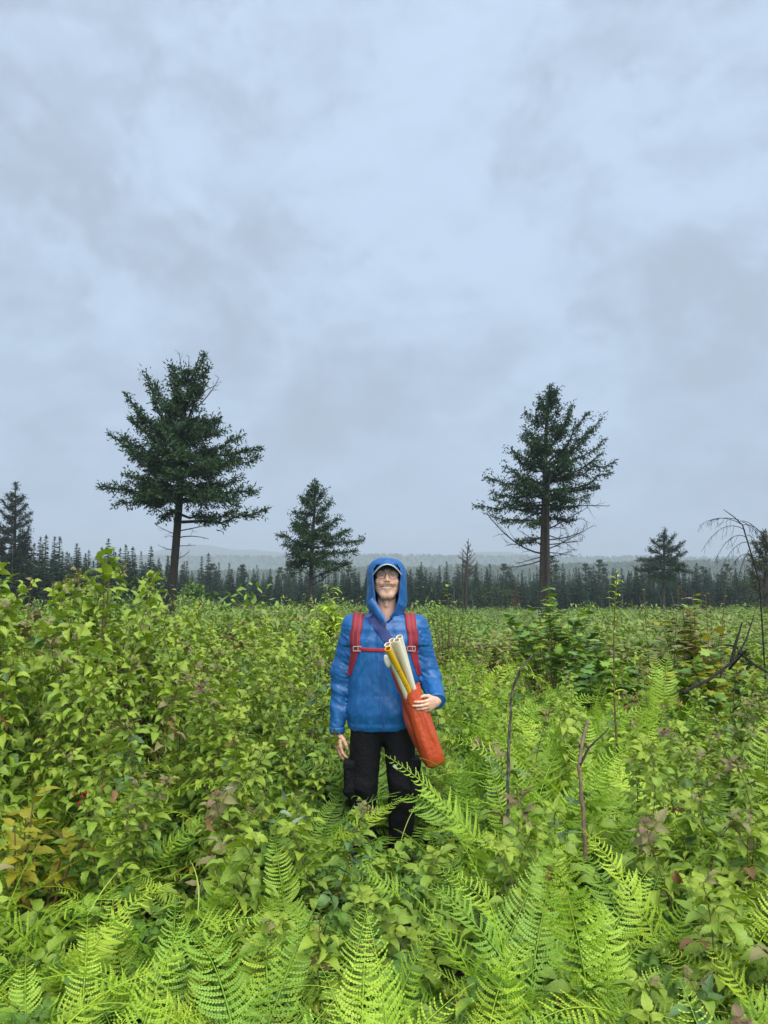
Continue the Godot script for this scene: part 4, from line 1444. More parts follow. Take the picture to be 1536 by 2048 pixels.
func build_gear() -> void:
	var o := Vector3(0, 0, -4.9)
	paint("strap_red", Color(0.27, 0.013, 0.028), 0.7)
	paint("strap_grey", Color(0.16, 0.11, 0.13), 0.6)
	paint("buckle_grey", Color(0.33, 0.28, 0.29), 0.35)
	paint("pack_red", Color(0.22, 0.015, 0.03), 0.6)
	paint("navy_web", Color(0.012, 0.032, 0.15), 0.7)
	paint("black_web", Color(0.012, 0.012, 0.015), 0.6)
	paint("pvc", Color(0.80, 0.78, 0.68), 0.3)
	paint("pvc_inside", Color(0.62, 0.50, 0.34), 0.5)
	paint("yellow_pipe", Color(0.70, 0.43, 0.012), 0.3)
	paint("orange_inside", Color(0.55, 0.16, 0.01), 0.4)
	var grain := NoiseTexture2D.new()
	grain.width = 256
	grain.height = 256
	grain.seamless = true
	var gn := FastNoiseLite.new()
	gn.seed = 61
	gn.frequency = 0.03
	gn.fractal_octaves = 4
	grain.noise = gn
	paint("orange_cloth", Color(0.42, 0.060, 0.018), 0.45, {"uv1_triplanar": true, "uv1_scale": Vector3(5, 3, 5), "heightmap_enabled": true, "heightmap_texture": grain, "heightmap_scale": 0.3})
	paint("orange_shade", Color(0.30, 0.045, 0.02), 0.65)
	# backpack: body behind, two padded straps, sternum strap with buckles
	var pack := thing("backpack", "red backpack whose padded straps cross the man's blue jacket", "backpack", o)
	var sack := Shape.new()
	skin_over(sack, Vector3(-0.2, 0.95, -0.42), Vector3(0.2, 1.5, -0.10), 0.014, func(p: Vector3) -> float: return slab(p, Vector3(0.0, 1.22, -0.25), Vector3(0.145, 0.23, 0.10), 0.07) - 0.01 * folds.get_noise_3dv(p), 0.014)
	part("sack", sack.mesh(M.pack_red), pack)
	for side in [-1, 1]:
		var x0 := -0.176 if side < 0 else 0.178
		var pads := []
		for k in 16:
			var t := k / 15.0
			if t < 0.55:
				var phi := lerpf(2.5, 0.25, t / 0.55)
				var c := Vector3(x0 * lerpf(0.86, 1.04, t), 1.375, -0.02)
				var away := Vector3(0, sin(phi), cos(phi))
				pads.append([c + away * 0.4, -away, Vector3(0.033, 0, 0)])
			else:
				pads.append([Vector3(x0 + side * 0.004 * t, lerpf(1.40, 1.275, (t - 0.55) / 0.45), 0.4), Vector3(0, 0, -1), Vector3(lerpf(0.033, 0.031, t), 0, 0)])
		var strap := part("shoulder_strap", band(jacket_field, pads, 0.011, 7).mesh(M.strap_red), pack)
		for dx in [-0.012, 0.016]:
			var line := pads.map(func(q: Array) -> Array: return [q[0] + Vector3(dx, 0, 0), q[1], Vector3(0.0028, 0, 0)])
			part("piping", band(jacket_field, line, 0.0135, 3).mesh(M.strap_grey), strap)
		var web := []
		for k in 9:
			var t := k / 8.0
			web.append([Vector3(x0 + side * (0.002 + 0.040 * t), lerpf(1.285, 1.12, t), 0.4), Vector3(0, 0, -1), Vector3(lerpf(0.026, 0.012, t), 0, 0)])
		part("lower_strap", band(jacket_field, web, 0.006, 5).mesh(M.strap_red), pack)
		var at_buckle := march(jacket_field, Vector3(x0 + side * -0.010, 1.289, 0.4), Vector3(0, 0, -1)) + Vector3(0, 0, 0.017)
		var frame_ := Shape.new()
		var q := at_buckle
		frame_.tube(PackedVector3Array([q + Vector3(-0.024, 0.013, 0), q + Vector3(0.024, 0.014, 0), q + Vector3(0.024, -0.014, 0), q + Vector3(-0.024, -0.013, 0), q + Vector3(-0.024, 0.013, 0)]), PackedFloat32Array([0.0038, 0.0038, 0.0038, 0.0038, 0.0038]), 6)
		frame_.tube(PackedVector3Array([q + Vector3(0.006, 0.013, 0.001), q + Vector3(0.006, -0.013, 0.001)]), PackedFloat32Array([0.003, 0.003]), 6)
		part("buckle", frame_.mesh(M.buckle_grey), pack)
	part("chest_strap", band(jacket_field, range(25).map(func(k: int) -> Array: return [Vector3(lerpf(-0.175, 0.175, k / 24.0), 1.288 - 0.006 * sin(k / 24.0 * PI), 0.4), Vector3(0, 0, -1), Vector3(0, 0.0115, 0)]), 0.005, 5).mesh(M.strap_red), pack)

	# orange carrying bag on a navy strap
	var bag := thing("tube_bag", "long orange cloth bag of pipes held against the man's hip", "bag", o)
	var axis := PackedVector3Array([Vector3(0.150, 1.075, 0.205), Vector3(0.180, 0.985, 0.205), Vector3(0.216, 0.88, 0.21), Vector3(0.252, 0.77, 0.215), Vector3(0.286, 0.675, 0.215), Vector3(0.303, 0.622, 0.212), Vector3(0.308, 0.606, 0.21)])
	var rad := [[0.063, 0.056], [0.060, 0.056], [0.064, 0.055], [0.069, 0.052], [0.067, 0.048], [0.055, 0.038], [0.025, 0.012]]
	var rows := []
	var fine_axis := PackedVector3Array()
	for k in 31:
		var t := k / 30.0 * 6.0
		var i := mini(int(t), 5)
		var f := t - i
		var c := axis[i].lerp(axis[i + 1], f)
		var rx: float = lerpf(rad[i][0], rad[i + 1][0], f)
		var rz: float = lerpf(rad[i][1], rad[i + 1][1], f)
		var d := (axis[mini(i + 1, 6)] - axis[i]).normalized()
		var sx := Vector3(0, 0, 1).cross(d).normalized() * -1.0
		var row := PackedVector3Array()
		for s in 40:
			var a := TAU * s / 40.0
			var crease := 0.0060 * folds.get_noise_3d(cos(a) * 0.42 + 3.0, t * 0.05, sin(a) * 0.42) + 0.0035 * sin(a * 5.0 + t * 0.9 + 1.5 * sin(t * 1.1))
			row.append(c + sx * cos(a) * (rx + crease) + Vector3(0, 0, 1) * sin(a) * (rz + crease))
		rows.append(row)
	var cloth := Shape.new()
	cloth.sheet(rows, true)
	part("sleeve", cloth.mesh(M.orange_cloth), bag)
	var lip := Shape.new()
	var lip_path := PackedVector3Array()
	for s in 41:
		lip_path.append(rows[0][s % 40])
	lip.tube(lip_path, taper(0.004, 0.004, 40), 6)
	part("hem", lip.mesh(M.orange_cloth), bag)
	# the side of the mouth that stands up, and the slack fold along the man's side
	var tongue := Shape.new()
	var trows := []
	for k in 9:
		var t := k / 8.0
		var row := PackedVector3Array()
		var c := Vector3(0.098, 1.045, 0.225).lerp(Vector3(0.043, 1.172, 0.205), t)
		for j in 6:
			var f := j / 5.0 - 0.5
			row.append(c + Vector3(0.030 * f, 0.006 * f, 0.035 * f + 0.01 * cos(f * PI)) * (1.0 - 0.55 * t))
		trows.append(row)
	tongue.sheet(trows)
	part("flap", tongue.mesh(M.orange_cloth), bag)
	var slack := Shape.new()
	var srows := []
	for k in 13:
		var t := k / 12.0
		var row := PackedVector3Array()
		var c := Vector3(0.105, 1.02, 0.185).lerp(Vector3(0.215, 0.665, 0.195), t)
		for j in 7:
			var f := j / 6.0
			row.append(c + Vector3(-0.030 * sin(t * PI) * f + 0.035 * (1.0 - f), 0, 0.025 * sin(f * PI) + 0.006 * sin(t * 11.0 + f * 3.0)))
		srows.append(row)
	slack.sheet(srows)
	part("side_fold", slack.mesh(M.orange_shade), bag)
	part("strap", band(jacket_field, range(15).map(func(k: int) -> Array: return [Vector3(lerpf(-0.092, 0.075, k / 14.0), lerpf(1.505, 1.275, k / 14.0), 0.4), Vector3(0, 0, -1), Vector3(0.026, 0.020, 0)]), 0.004, 5).mesh(M.navy_web), bag)
	var loop := Shape.new()
	var lrows := []
	for k in 15:
		var t := k / 14.0
		var c := Vector3(0.268, 0.93, 0.17).lerp(Vector3(0.285, 0.79, 0.17), t) + Vector3(0.052 * sin(t * PI), 0.0, 0)
		lrows.append(PackedVector3Array([c + Vector3(0, 0, -0.012), c + Vector3(0.003, 0, 0.0), c + Vector3(0, 0, 0.012)]))
	loop.sheet(lrows)
	part("strap_loop", loop.mesh(M.black_web), bag)
	# pipes: foot, top, radius, material, inside, words
	var pipes := [
		[Vector3(0.178, 0.99, 0.200), Vector3(0.021, 1.320, 0.47), 0.0190, M.yellow_pipe, M.orange_inside, "yellow plastic pipe leaning out of the orange bag"],
		[Vector3(0.196, 1.00, 0.195), Vector3(0.071, 1.366, 0.445), 0.0195, M.pvc, M.pvc_inside, "white pipe with the foremost tall mouth, beside the yellow pipe"],
		[Vector3(0.190, 1.00, 0.160), Vector3(0.088, 1.382, 0.40), 0.0195, M.pvc, M.pvc_inside, "tallest white pipe at the back of the bundle in the orange bag"],
		[Vector3(0.170, 1.00, 0.165), Vector3(0.046, 1.362, 0.40), 0.0195, M.pvc, M.pvc_inside, "white pipe behind the pair of tall mouths, nearest the chest"],
		[Vector3(0.165, 1.00, 0.185), Vector3(0.019, 1.340, 0.425), 0.0190, M.pvc, M.pvc_inside, "white pipe whose mouth shows just above the yellow pipe"],
		[Vector3(0.146, 0.99, 0.215), Vector3(0.050, 1.238, 0.40), 0.0170, M.pvc, M.pvc_inside, "shortest white pipe, low beside the yellow pipe under the loose elbow"],
	]
	for p in pipes:
		var s := Node3D.new()
		s.name = numbered("pipe")
		add_child(s, true)
		s.position = o
		tag(s, p[5], "pipe", "pipes carried in the orange bag")
		var d: Vector3 = (p[1] - p[0]).normalized()
		var wall := Shape.new()
		wall_pipe(wall, p[0], p[1], p[2])
		part("tube", wall.mesh(p[3]), s)
		var bore := Shape.new()
		var b := frame(d)
		var r2 := []
		for lay in [[p[1] - d * 0.002, 0.80], [p[1] - d * 0.07, 0.80], [p[1] - d * 0.075, 0.0]]:
			var row := PackedVector3Array()
			for q in 20:
				row.append(lay[0] + (b.x * cos(TAU * q / 20) + b.y * sin(TAU * q / 20)) * p[2] * lay[1])
			r2.append(row)
		bore.sheet(r2, true)
		part("bore", bore.mesh(p[4]), s)
		if p[3] == M.yellow_pipe:
			for f in [0.38, 0.66]:
				var ring := Shape.new()
				wall_pipe(ring, p[1].lerp(p[0], f) - d * 0.0015, p[1].lerp(p[0], f) + d * 0.0015, p[2] + 0.0008)
				part("ring_mark", ring.mesh(M.twig), s)
	var elbow := Shape.new()
	elbow.tube(PackedVector3Array([Vector3(0.019, 1.272, 0.34), Vector3(0.021, 1.252, 0.345), Vector3(0.028, 1.230, 0.35), Vector3(0.042, 1.210, 0.36)]), PackedFloat32Array([0.020, 0.0235, 0.0235, 0.0235]), 20)
	single("pipe_elbow", elbow.mesh(M.pvc), "short white pipe elbow tucked left of the yellow pipe", "pipe fitting", o)


func wall_pipe(s: Shape, a: Vector3, b: Vector3, r: float) -> void:
	var d := (b - a).normalized()
	var f := frame(d)
	var rows := []
	for lay in [[a, 1.0], [b - d * 0.002, 1.0], [b, 0.96], [b, 0.84], [b - d * 0.004, 0.80]]:
		var row := PackedVector3Array()
		for q in 20:
			row.append(lay[0] + (f.x * cos(TAU * q / 20) + f.y * sin(TAU * q / 20)) * r * lay[1])
		rows.append(row)
	s.sheet(rows, true)


# ---------------------------------------------------------------- leaves and fronds

func leaflet(length: float, width: float, droop: float, cup: float, rows := 11) -> Shape:
	var s := Shape.new()
	var p := Vector3.ZERO
	var a := 0.25
	var grid := []
	var ph := rnd(0, 3)
	for i in rows + 1:
		var t := float(i) / rows
		var w := 0.5 * width * pow(sin(PI * pow(clampf(t, 0.0, 1.0), 0.62)), 0.9) * (1.0 - 0.35 * t * t)
		if i > 0 and i < rows:
			w *= 1.07 if i % 2 else 0.93
		if i == rows:
			w = 0.0
		var row := PackedVector3Array()
		for j in 5:
			var k := (j - 2) / 2.0
			var x := k * w * cos(cup)
			var y := absf(k) * w * sin(cup) + 0.05 * width * sin(t * 21.0 - absf(k) * 3.0) * absf(k) * (1.1 - t) + 0.03 * width * sin(ph + t * 5.0 + k * 2.0)
			row.append(p + Vector3(x, y * cos(a), y * sin(-a)))
		grid.append(row)
		p += Vector3(0, sin(a), cos(a)) * length / rows
		a -= droop / rows
	s.sheet(grid)
	return s.smooth()


func bramble_leaf(size: float, five: bool, droop: float) -> Shape:
	var s := Shape.new()
	var stalk := bend(Vector3.ZERO, Vector3(0, 0.012, 0.055) * size / 0.075, Vector3(0, 0.006, 0), 3)
	s.tube(stalk, taper(0.0016, 0.0012, 3), 3, Color(0.8, 0.6, 0.3))
	s.smooth()
	var tip := stalk[3]
	var mid := stalk[2]
	s.add(leaflet(size * rnd(0.95, 1.1), size * rnd(0.50, 0.62), droop * rnd(0.8, 1.7), rnd(0.1, 0.45)), Transform3D(Basis(Vector3.RIGHT, rnd(-0.1, 0.35)), tip))
	for h in [-1, 1]:
		s.add(leaflet(size * rnd(0.78, 0.95), size * rnd(0.42, 0.54), droop * rnd(0.8, 1.7), rnd(0.1, 0.45)), Transform3D(Basis(Vector3.UP, h * rnd(1.0, 1.35)) * Basis(Vector3.RIGHT, rnd(-0.15, 0.35)) * Basis(Vector3.BACK, -h * rnd(0.0, 0.3)), mid))
		if five:
			s.add(leaflet(size * rnd(0.6, 0.7), size * 0.4, droop, 0.25), Transform3D(Basis(Vector3.UP, h * rnd(1.8, 2.2)) * Basis(Vector3.RIGHT, rnd(0, 0.35)), mid))
	return s


func maple_leaf(size: float) -> Shape:
	var s := Shape.new()
	var mid := s.dot(Vector3(0, 0.004, size * 0.35), Vector2(0.5, 0.3))
	var ring := [[0.0, 0.0], [0.28, 0.02], [0.34, 0.22], [0.62, 0.38], [0.44, 0.46], [0.50, 0.72], [0.26, 0.66], [0.0, 1.0]]
	var all := []
	for q in ring:
		all.append(q)
	for k in range(6, 0, -1):
		all.append([-ring[k][0], ring[k][1]])
	var ids := []
	for q in all:
		ids.append(s.dot(Vector3(q[0], -0.22 * q[0] * q[0] - 0.12 * q[1] * q[1] + rnd(-0.02, 0.02), q[1]) * size, Vector2(0.5 + q[0] * 0.7, q[1])))
	for k in ids.size():
		s.tri(mid, ids[k], ids[(k + 1) % ids.size()])
	return s.smooth()


func fern_frond(length: float, wide: float, lift: float, arch: float, curl: float) -> Shape:
	var s := Shape.new()
	var steps := 34
	var path := PackedVector3Array()
	var p := Vector3.ZERO
	var a := lift
	var sway := rnd(-0.6, 0.6)
	var browned := 0.88 if rng.randf() < 0.25 else 2.0
	var torn := rnd(0.15, 0.8) if rng.randf() < 0.4 else -1.0
	for k in steps + 1:
		path.append(p)
		p += Vector3(sin(sway * k / steps) * 0.5, cos(a), sin(a)) * length / steps
		a += arch / steps * (0.4 + 1.4 * k / steps)
	s.tube(path, taper(0.0032, 0.0006, steps), 4, Color(0.95, 1.0, 0.8))
	s.smooth()
	var pairs := 33
	var f := Shape.new()
	for k in pairs:
		var t := 0.14 + 0.86 * pow((k + 0.5) / pairs, 0.92)
		var i := mini(int(t * steps), steps - 1)
		var at_ := path[i].lerp(path[i + 1], t * steps - i)
		var d := (path[i + 1] - path[i]).normalized()
		var reach := wide * pow(sin(PI * clampf(0.10 + 0.90 * t, 0, 1)), 0.8) * (1.15 - 0.55 * t)
		if k % 7 == 3:
			reach *= rnd(0.7, 1.0)
		for hand in [-1, 1]:
			var side := Vector3(hand, 0, 0)
			var nrm: Vector3 = d.cross(side).normalized() * hand
			var out: Vector3 = (side * rnd(0.86, 0.96) + d * rnd(0.16, 0.34) + nrm * rnd(-0.42, 0.22)).normalized()
			var n := maxi(3, int(reach / 0.0074))
			var q := at_
			var tone := Color(1, 1, 1) * rnd(0.86, 1.12) * lerpf(0.92, 1.1, t)
			if t > browned:
				tone = Color(0.75, 0.42, 0.5)
			if absf(t - torn) < 0.05 and hand > 0:
				reach *= 0.45
			tone.a = 1.0
			for j in n:
				var g := float(j) / n
				var step := reach / n
				var dir: Vector3 = (out + d * curl * g * g + nrm * curl * 0.6 * g * g - Vector3.UP * 0.10 * g).normalized()
				q += dir * step
				var perp: Vector3 = dir.cross(nrm).normalized()
				var l := reach * 0.19 * pow(sin(PI * clampf(0.16 + 0.80 * g, 0, 1)), 0.7) * (1.0 - 0.35 * g)
				l = minf(l * 0.55, 0.0085)
				for h2 in [-1, 1]:
					var e: Vector3 = (perp * h2 + dir * 0.38 - nrm * rnd(0.05, 0.30)).normalized()
					f.blade(q - e * l * 0.18, e, dir, l * 1.15, step * 1.12, tone)
			f.blade(q, out, d, reach * 0.06, 0.004, tone)
	s.add(f.smooth())
	return s


func tinted(list: Array) -> StandardMaterial3D:
	return M[list[rng.randi() % list.size()]]


var leaves := []
var small_leaves := []
var fronds := []


func bramble(high: float, many: int, tops: Array, greens: Array, lows: Array, joined: bool) -> Node3D:
	var o := Node3D.new()
	o.name = "bramble_plant"
	var lean := Vector3(rnd(-0.38, 0.38), 1, rnd(-0.38, 0.38)) * high
	var path := bend(Vector3(0, -0.05, 0), lean, Vector3(rnd(-0.14, 0.14), 0.05, rnd(-0.14, 0.14)) * high, 7)
	var stem := Shape.new()
	stem.tube(path, taper(0.0038, 0.0015, 7), 5)
	part("stem", stem.mesh(M.twig), o)
	var all := Shape.new()
	var turn := rnd(0, TAU)
	for k in many:
		var t := lerpf(0.22, 1.0, pow((k + 0.3) / many, 0.85))
		var i := mini(int(t * 7), 6)
		var p := path[i].lerp(path[i + 1], t * 7 - i)
		turn += 2.4 + rnd(-0.4, 0.4)
		var rise := lerpf(-0.15, 0.75, t * t) + rnd(-0.3, 0.3)
		var out := Vector3(cos(turn), rise, sin(turn)).normalized()
		var size := lerpf(1.28, 0.80, t) * rnd(0.65, 1.25)
		if high < 0.7:
			size *= 1.2
		if t > 0.93:
			size *= 0.62
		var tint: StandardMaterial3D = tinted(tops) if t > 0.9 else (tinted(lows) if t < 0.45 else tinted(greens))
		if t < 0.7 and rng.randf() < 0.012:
			tint = M.leaf_dry
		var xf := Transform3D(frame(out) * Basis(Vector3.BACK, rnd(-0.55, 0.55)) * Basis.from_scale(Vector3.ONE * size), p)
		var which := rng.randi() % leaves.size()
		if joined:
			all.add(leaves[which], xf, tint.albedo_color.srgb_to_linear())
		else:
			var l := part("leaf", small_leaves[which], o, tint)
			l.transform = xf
	if joined:
		part("leaves", all.mesh(M.leaf_any), o).set_meta("kind", "stuff")
	return o


func fern(high: float, many: int, tints: Array, joined: bool) -> Node3D:
	var o := Node3D.new()
	o.name = "fern"
	var all := Shape.new()
	var turn := rnd(0, TAU)
	for k in many:
		turn += TAU / many + rnd(-0.5, 0.5)
		var which := rng.randi() % fronds.size()
		var k2 := high / 0.62 * rnd(0.62, 1.15)
		var xf := Transform3D(Basis(Vector3.UP, turn) * Basis(Vector3.FORWARD, rnd(-0.45, 0.45)) * Basis(Vector3.RIGHT, rnd(-0.2, 0.42)) * Basis(Vector3.UP, rnd(-0.8, 0.8)) * Basis.from_scale(Vector3.ONE * k2), Vector3(rnd(-0.06, 0.06), -0.02, rnd(-0.06, 0.06)))
		var tint := tinted(tints)
		if joined:
			all.add(fronds[which][0], xf, tint.albedo_color.srgb_to_linear())
		else:
			part("frond", fronds[which][1], o, tint).transform = xf
	if joined:
		part("fronds", all.mesh(M.fern_any), o).set_meta("kind", "stuff")
	return o


func crowd_room(x: float, d: float) -> bool:
	# kept clear: where the man stands, and the trodden gap behind and before his boots
	var q := Vector2((x + 0.01) / 0.30, (d - 4.88) / 0.36)
	return q.length() > 1.0


func build_thicket() -> void:
	for k in 16:
		var s := bramble_leaf(0.078, k % 3 == 2, 0.5 + 0.09 * k)
		leaves.append(s)
		small_leaves.append(s.mesh(M.bramble_mid))
	for k in 15:
		var s := fern_frond(rnd(0.56, 0.74), rnd(0.070, 0.105), rnd(0.10, 0.70), [0.9, 1.2, 0.7, 1.7, 1.4, 0.8, 1.0, 2.0, 0.6][k % 9], rnd(0.3, 1.2))
		fronds.append([s, s.mesh(M.fern_bright)])
	var kinds := {"tall": [], "low": [], "fern": []}
	var far_kinds := {"tall": [], "low": [], "fern": []}
	var mixes := [
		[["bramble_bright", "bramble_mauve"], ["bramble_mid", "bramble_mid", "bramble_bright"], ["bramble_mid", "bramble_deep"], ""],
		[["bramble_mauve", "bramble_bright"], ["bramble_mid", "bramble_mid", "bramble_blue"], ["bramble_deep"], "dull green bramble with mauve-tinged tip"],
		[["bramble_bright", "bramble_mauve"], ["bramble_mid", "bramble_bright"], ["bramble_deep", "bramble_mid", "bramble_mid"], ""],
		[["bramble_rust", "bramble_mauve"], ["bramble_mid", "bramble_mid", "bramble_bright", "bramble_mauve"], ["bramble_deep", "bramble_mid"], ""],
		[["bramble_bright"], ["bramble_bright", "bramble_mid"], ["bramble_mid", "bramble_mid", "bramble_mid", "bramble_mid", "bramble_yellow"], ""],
	]
	var looks := ["fresh green", "mauve-tipped", "mid green", "rusty-tipped", "yellowing"]
	for k in 10:
		var mix: Array = mixes[k % 5]
		kinds.tall.append([bramble(1.0, 36 + k % 3, mix[0], mix[1], mix[2], false), looks[k % 5]])
		far_kinds.tall.append(bramble(1.0, 36, mix[0], mix[1], mix[2], true))
		var low: Array = mixes[(k + 1) % 5]
		kinds.low.append([bramble(0.62, 19 + k % 3, low[0], low[1], low[2], false), looks[(k + 1) % 5]])
		far_kinds.low.append(bramble(0.62, 19, low[0], low[1], low[2], true))
	var fern_mixes := [["fern_lime"], ["fern_bright"], ["fern_bright", "fern_lime"], ["fern_green", "fern_bright"], ["fern_green"]]
	var fern_looks := ["lime green", "bright green", "fresh green", "green", "deeper green"]
	for k in 10:
		kinds.fern.append([fern(0.62, 6 + k % 3, fern_mixes[k % 5], false), fern_looks[k % 5]])
		far_kinds.fern.append(fern(0.62, 7, fern_mixes[k % 5], true))
	# where each plant stands
	var spots := []
	var d := 1.15
	while d < 17.0:
		var gap := 0.215 if d < 3.4 else 0.235 if d < 5.6 else (0.30 if d < 9.0 else 0.42)
		var x := -0.62 * d - 0.9
		while x < 0.62 * d + 0.9:
			var px := x + rnd(-0.5, 0.5) * gap
			var pd := d + rnd(-0.5, 0.5) * gap
			x += gap
			if not crowd_room(px, pd):
				continue
			var u := px / pd
			var wish := 0.22
			if pd < 3.3:
				wish = 0.88 if u < 0.24 else 0.60
			elif pd < 4.1:
				wish = 0.52 if u < 0.0 else (0.80 if u < 0.24 else 0.5)
			elif u > 0.02 and pd < 10.5 and u < 0.40:
				wish = 0.66
			elif u > -0.12 and u <= 0.02 and pd < 8.0:
				wish = 0.5
			wish += 0.25 * bumps.get_noise_2d(px * 2.0, pd * 2.0 + 50.0)
			var is_fern := rng.randf() < wish
			var high := 0.0
			if is_fern:
				high = rnd(0.54, 0.78) * (1.22 if pd > 4.0 else 1.0)
				if Vector2(px, pd - 4.6).length() < 0.62:
					high *= 0.62
			else:
				high = rnd(0.55, 0.85) * (0.74 if pd < 3.3 else 1.0)
				if pd > 3.5 and u < -0.04:
					high = lerpf(0.85, 1.80, clampf((-u - 0.04) / 0.34, 0, 1)) * (1.0 + 0.16 * bumps.get_noise_2d(px * 3.0 + 20.0, pd * 3.0)) * lerpf(0.50, 1.0, clampf((pd - 3.3) / 2.2, 0, 1)) * rnd(0.82, 1.06)
					if pd > 7.0:
						high = rnd(1.0, 1.30)
				elif pd > 3.5:
					high = rnd(0.62, 0.92)
				if Vector2(px, pd - 4.5).length() < 0.60:
					high = minf(high, 0.50)
			if absf(px + 0.01) < 0.062 * pd + 0.05 and pd > 2.4 and pd < 4.9:
				if pd > 4.15:
					continue
				high = minf(high, (1.66 - 0.325 * pd) * (0.70 if is_fern else 0.92))
			spots.append([pd, px, is_fern, high])
		d += gap
	spots.sort_custom(func(a: Array, b: Array) -> bool: return a[0] < b[0])
	var made := {"fern": 0, "bramble": 0}
	var rest := {}
	var owned := []
	for s in spots:
		var pd: float = s[0]
		var px: float = s[1]
		var where := Vector3(px, ground(px, -pd), -pd)
		var seen := absf(px) < 0.53 * pd + 0.25 and pd > 1.35
		var kind: String = "fern" if s[2] else ("tall" if s[3] > 0.78 else "low")
		var base: float = 0.62 if kind != "tall" else 1.0
		var pick := rng.randi() % 10
		if kind != "fern" and px > 0.9 and rng.randf() < 0.25:
			pick = [1, 3, 6, 8][pick % 4]
		if kind == "fern" and (absf(px) < 0.8 and pd > 3.9 and pd < 6.0):
			pick = [3, 4, 8, 9][pick % 4] if pd > 4.6 or px < 0 else pick
		var k: float = s[3] / base
		var wide: float = k if kind == "fern" else lerpf(k, 1.05, 0.6)
		var turn := Basis(Vector3.UP, rnd(0, TAU)) * Basis(Vector3.RIGHT, rnd(-0.12, 0.12))
		var count := "fern" if s[2] else "bramble"
		if seen and made[count] < 295:
			made[count] += 1
			var src: Array = kinds[kind][pick]
			var o: Node3D = src[0].duplicate()
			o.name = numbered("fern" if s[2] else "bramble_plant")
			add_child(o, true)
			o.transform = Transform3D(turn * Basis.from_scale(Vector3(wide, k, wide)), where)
			var u := px / pd
			var side := "at the far left" if u < -0.30 else ("left of centre" if u < -0.10 else ("in the middle" if u < 0.10 else ("right of centre" if u < 0.30 else "at the far right")))
			var band := "foremost" if pd < 2.0 else ("second" if pd < 2.5 else ("third" if pd < 3.0 else ("fourth" if pd < 3.6 else ("fifth" if pd < 4.3 else "sixth"))))
			if pd > 3.6 and absf(px) < 0.9:
				side = "by the man's right leg" if px < 0 else "by the man's left leg"
			elif pd > 3.6 and u > 0.10 and u < 0.28:
				side = "around the bare sticks"
			var say := ("%s fern from the left, %s row, %s" if s[2] else "%s bramble from the left, %s row, %s") % [src[1], band, side]
			owned.append([say, u, o, "fern" if s[2] else "bramble"])
		else:
			var key := "%s%d" % [kind, pick]
			if not rest.has(key):
				rest[key] = [kind, pick, [], []]
			rest[key][2].append(Transform3D(turn * Basis.from_scale(Vector3(wide, k, wide)), where))
			var g := rnd(0.85, 1.2)
			rest[key][3].append(Color(g, g, g * 0.95))
	owned.sort_custom(func(a: Array, b: Array) -> bool: return a[1] < b[1])
	var nth := {}
	for q in owned:
		nth[q[0]] = nth.get(q[0], 0) + 1
		tag(q[2], "%s %s" % [ordinal(nth[q[0]]), q[0]], q[3], q[3] + "s in the clearing")
	for key in rest:
		var r: Array = rest[key]
		var src: Node3D = far_kinds[r[0]][r[1]]
		if r[0] == "fern":
			scatter("fern_undergrowth", src.get_child(0).mesh, r[2], r[3])
		else:
			scatter("bramble_undergrowth", src.get_child(1).mesh, r[2], r[3])
			scatter("bramble_canes", src.get_child(0).mesh, r[2], r[3])
	# low seedlings and litter close the floor between them
	var floor_leaf := bramble(0.28, 9, ["bramble_deep"], ["bramble_deep", "bramble_mid"], ["bramble_deep"], true)
	var low_where := []
	var low_tint := []
	for i in 1500:
		var fd := rnd(1.2, 9.0)
		var fx := rnd(-0.62, 0.62) * fd
		if Vector2(fx, fd - 4.75).length() < 0.45:
			continue
		low_where.append(Transform3D(Basis(Vector3.UP, rnd(0, TAU)).scaled(Vector3.ONE * rnd(0.6, 1.2)), Vector3(fx, ground(fx, -fd), -fd)))
		low_tint.append(Color.WHITE * rnd(0.7, 1.1))
	scatter("seedling_undergrowth", floor_leaf.get_child(1).mesh, low_where, low_tint)
	floor_leaf.free()
	# the open field beyond: low leafy clumps
	var clumps := []
	for k in 6:
		var s := Shape.new()
		for i in 230:
			var p := any_way().limit_length(1.0)
			p = Vector3(p.x * 0.62, 0.46 + p.y * 0.46 * (1.0 - 0.5 * Vector2(p.x, p.z).length_squared()), p.z * 0.62)
			var out := Vector3(rnd(-1, 1), rnd(-0.55, 0.35), rnd(-1, 1)).normalized()
			var side := out.cross(Vector3.UP).normalized()
			side = (side + Vector3.UP * rnd(-0.5, 0.5)).normalized()
			s.blade(p, out, side, rnd(0.075, 0.13), rnd(0.045, 0.07), Color.WHITE * rnd(0.7, 1.3))
		clumps.append(s.mesh(M.leaf_any))
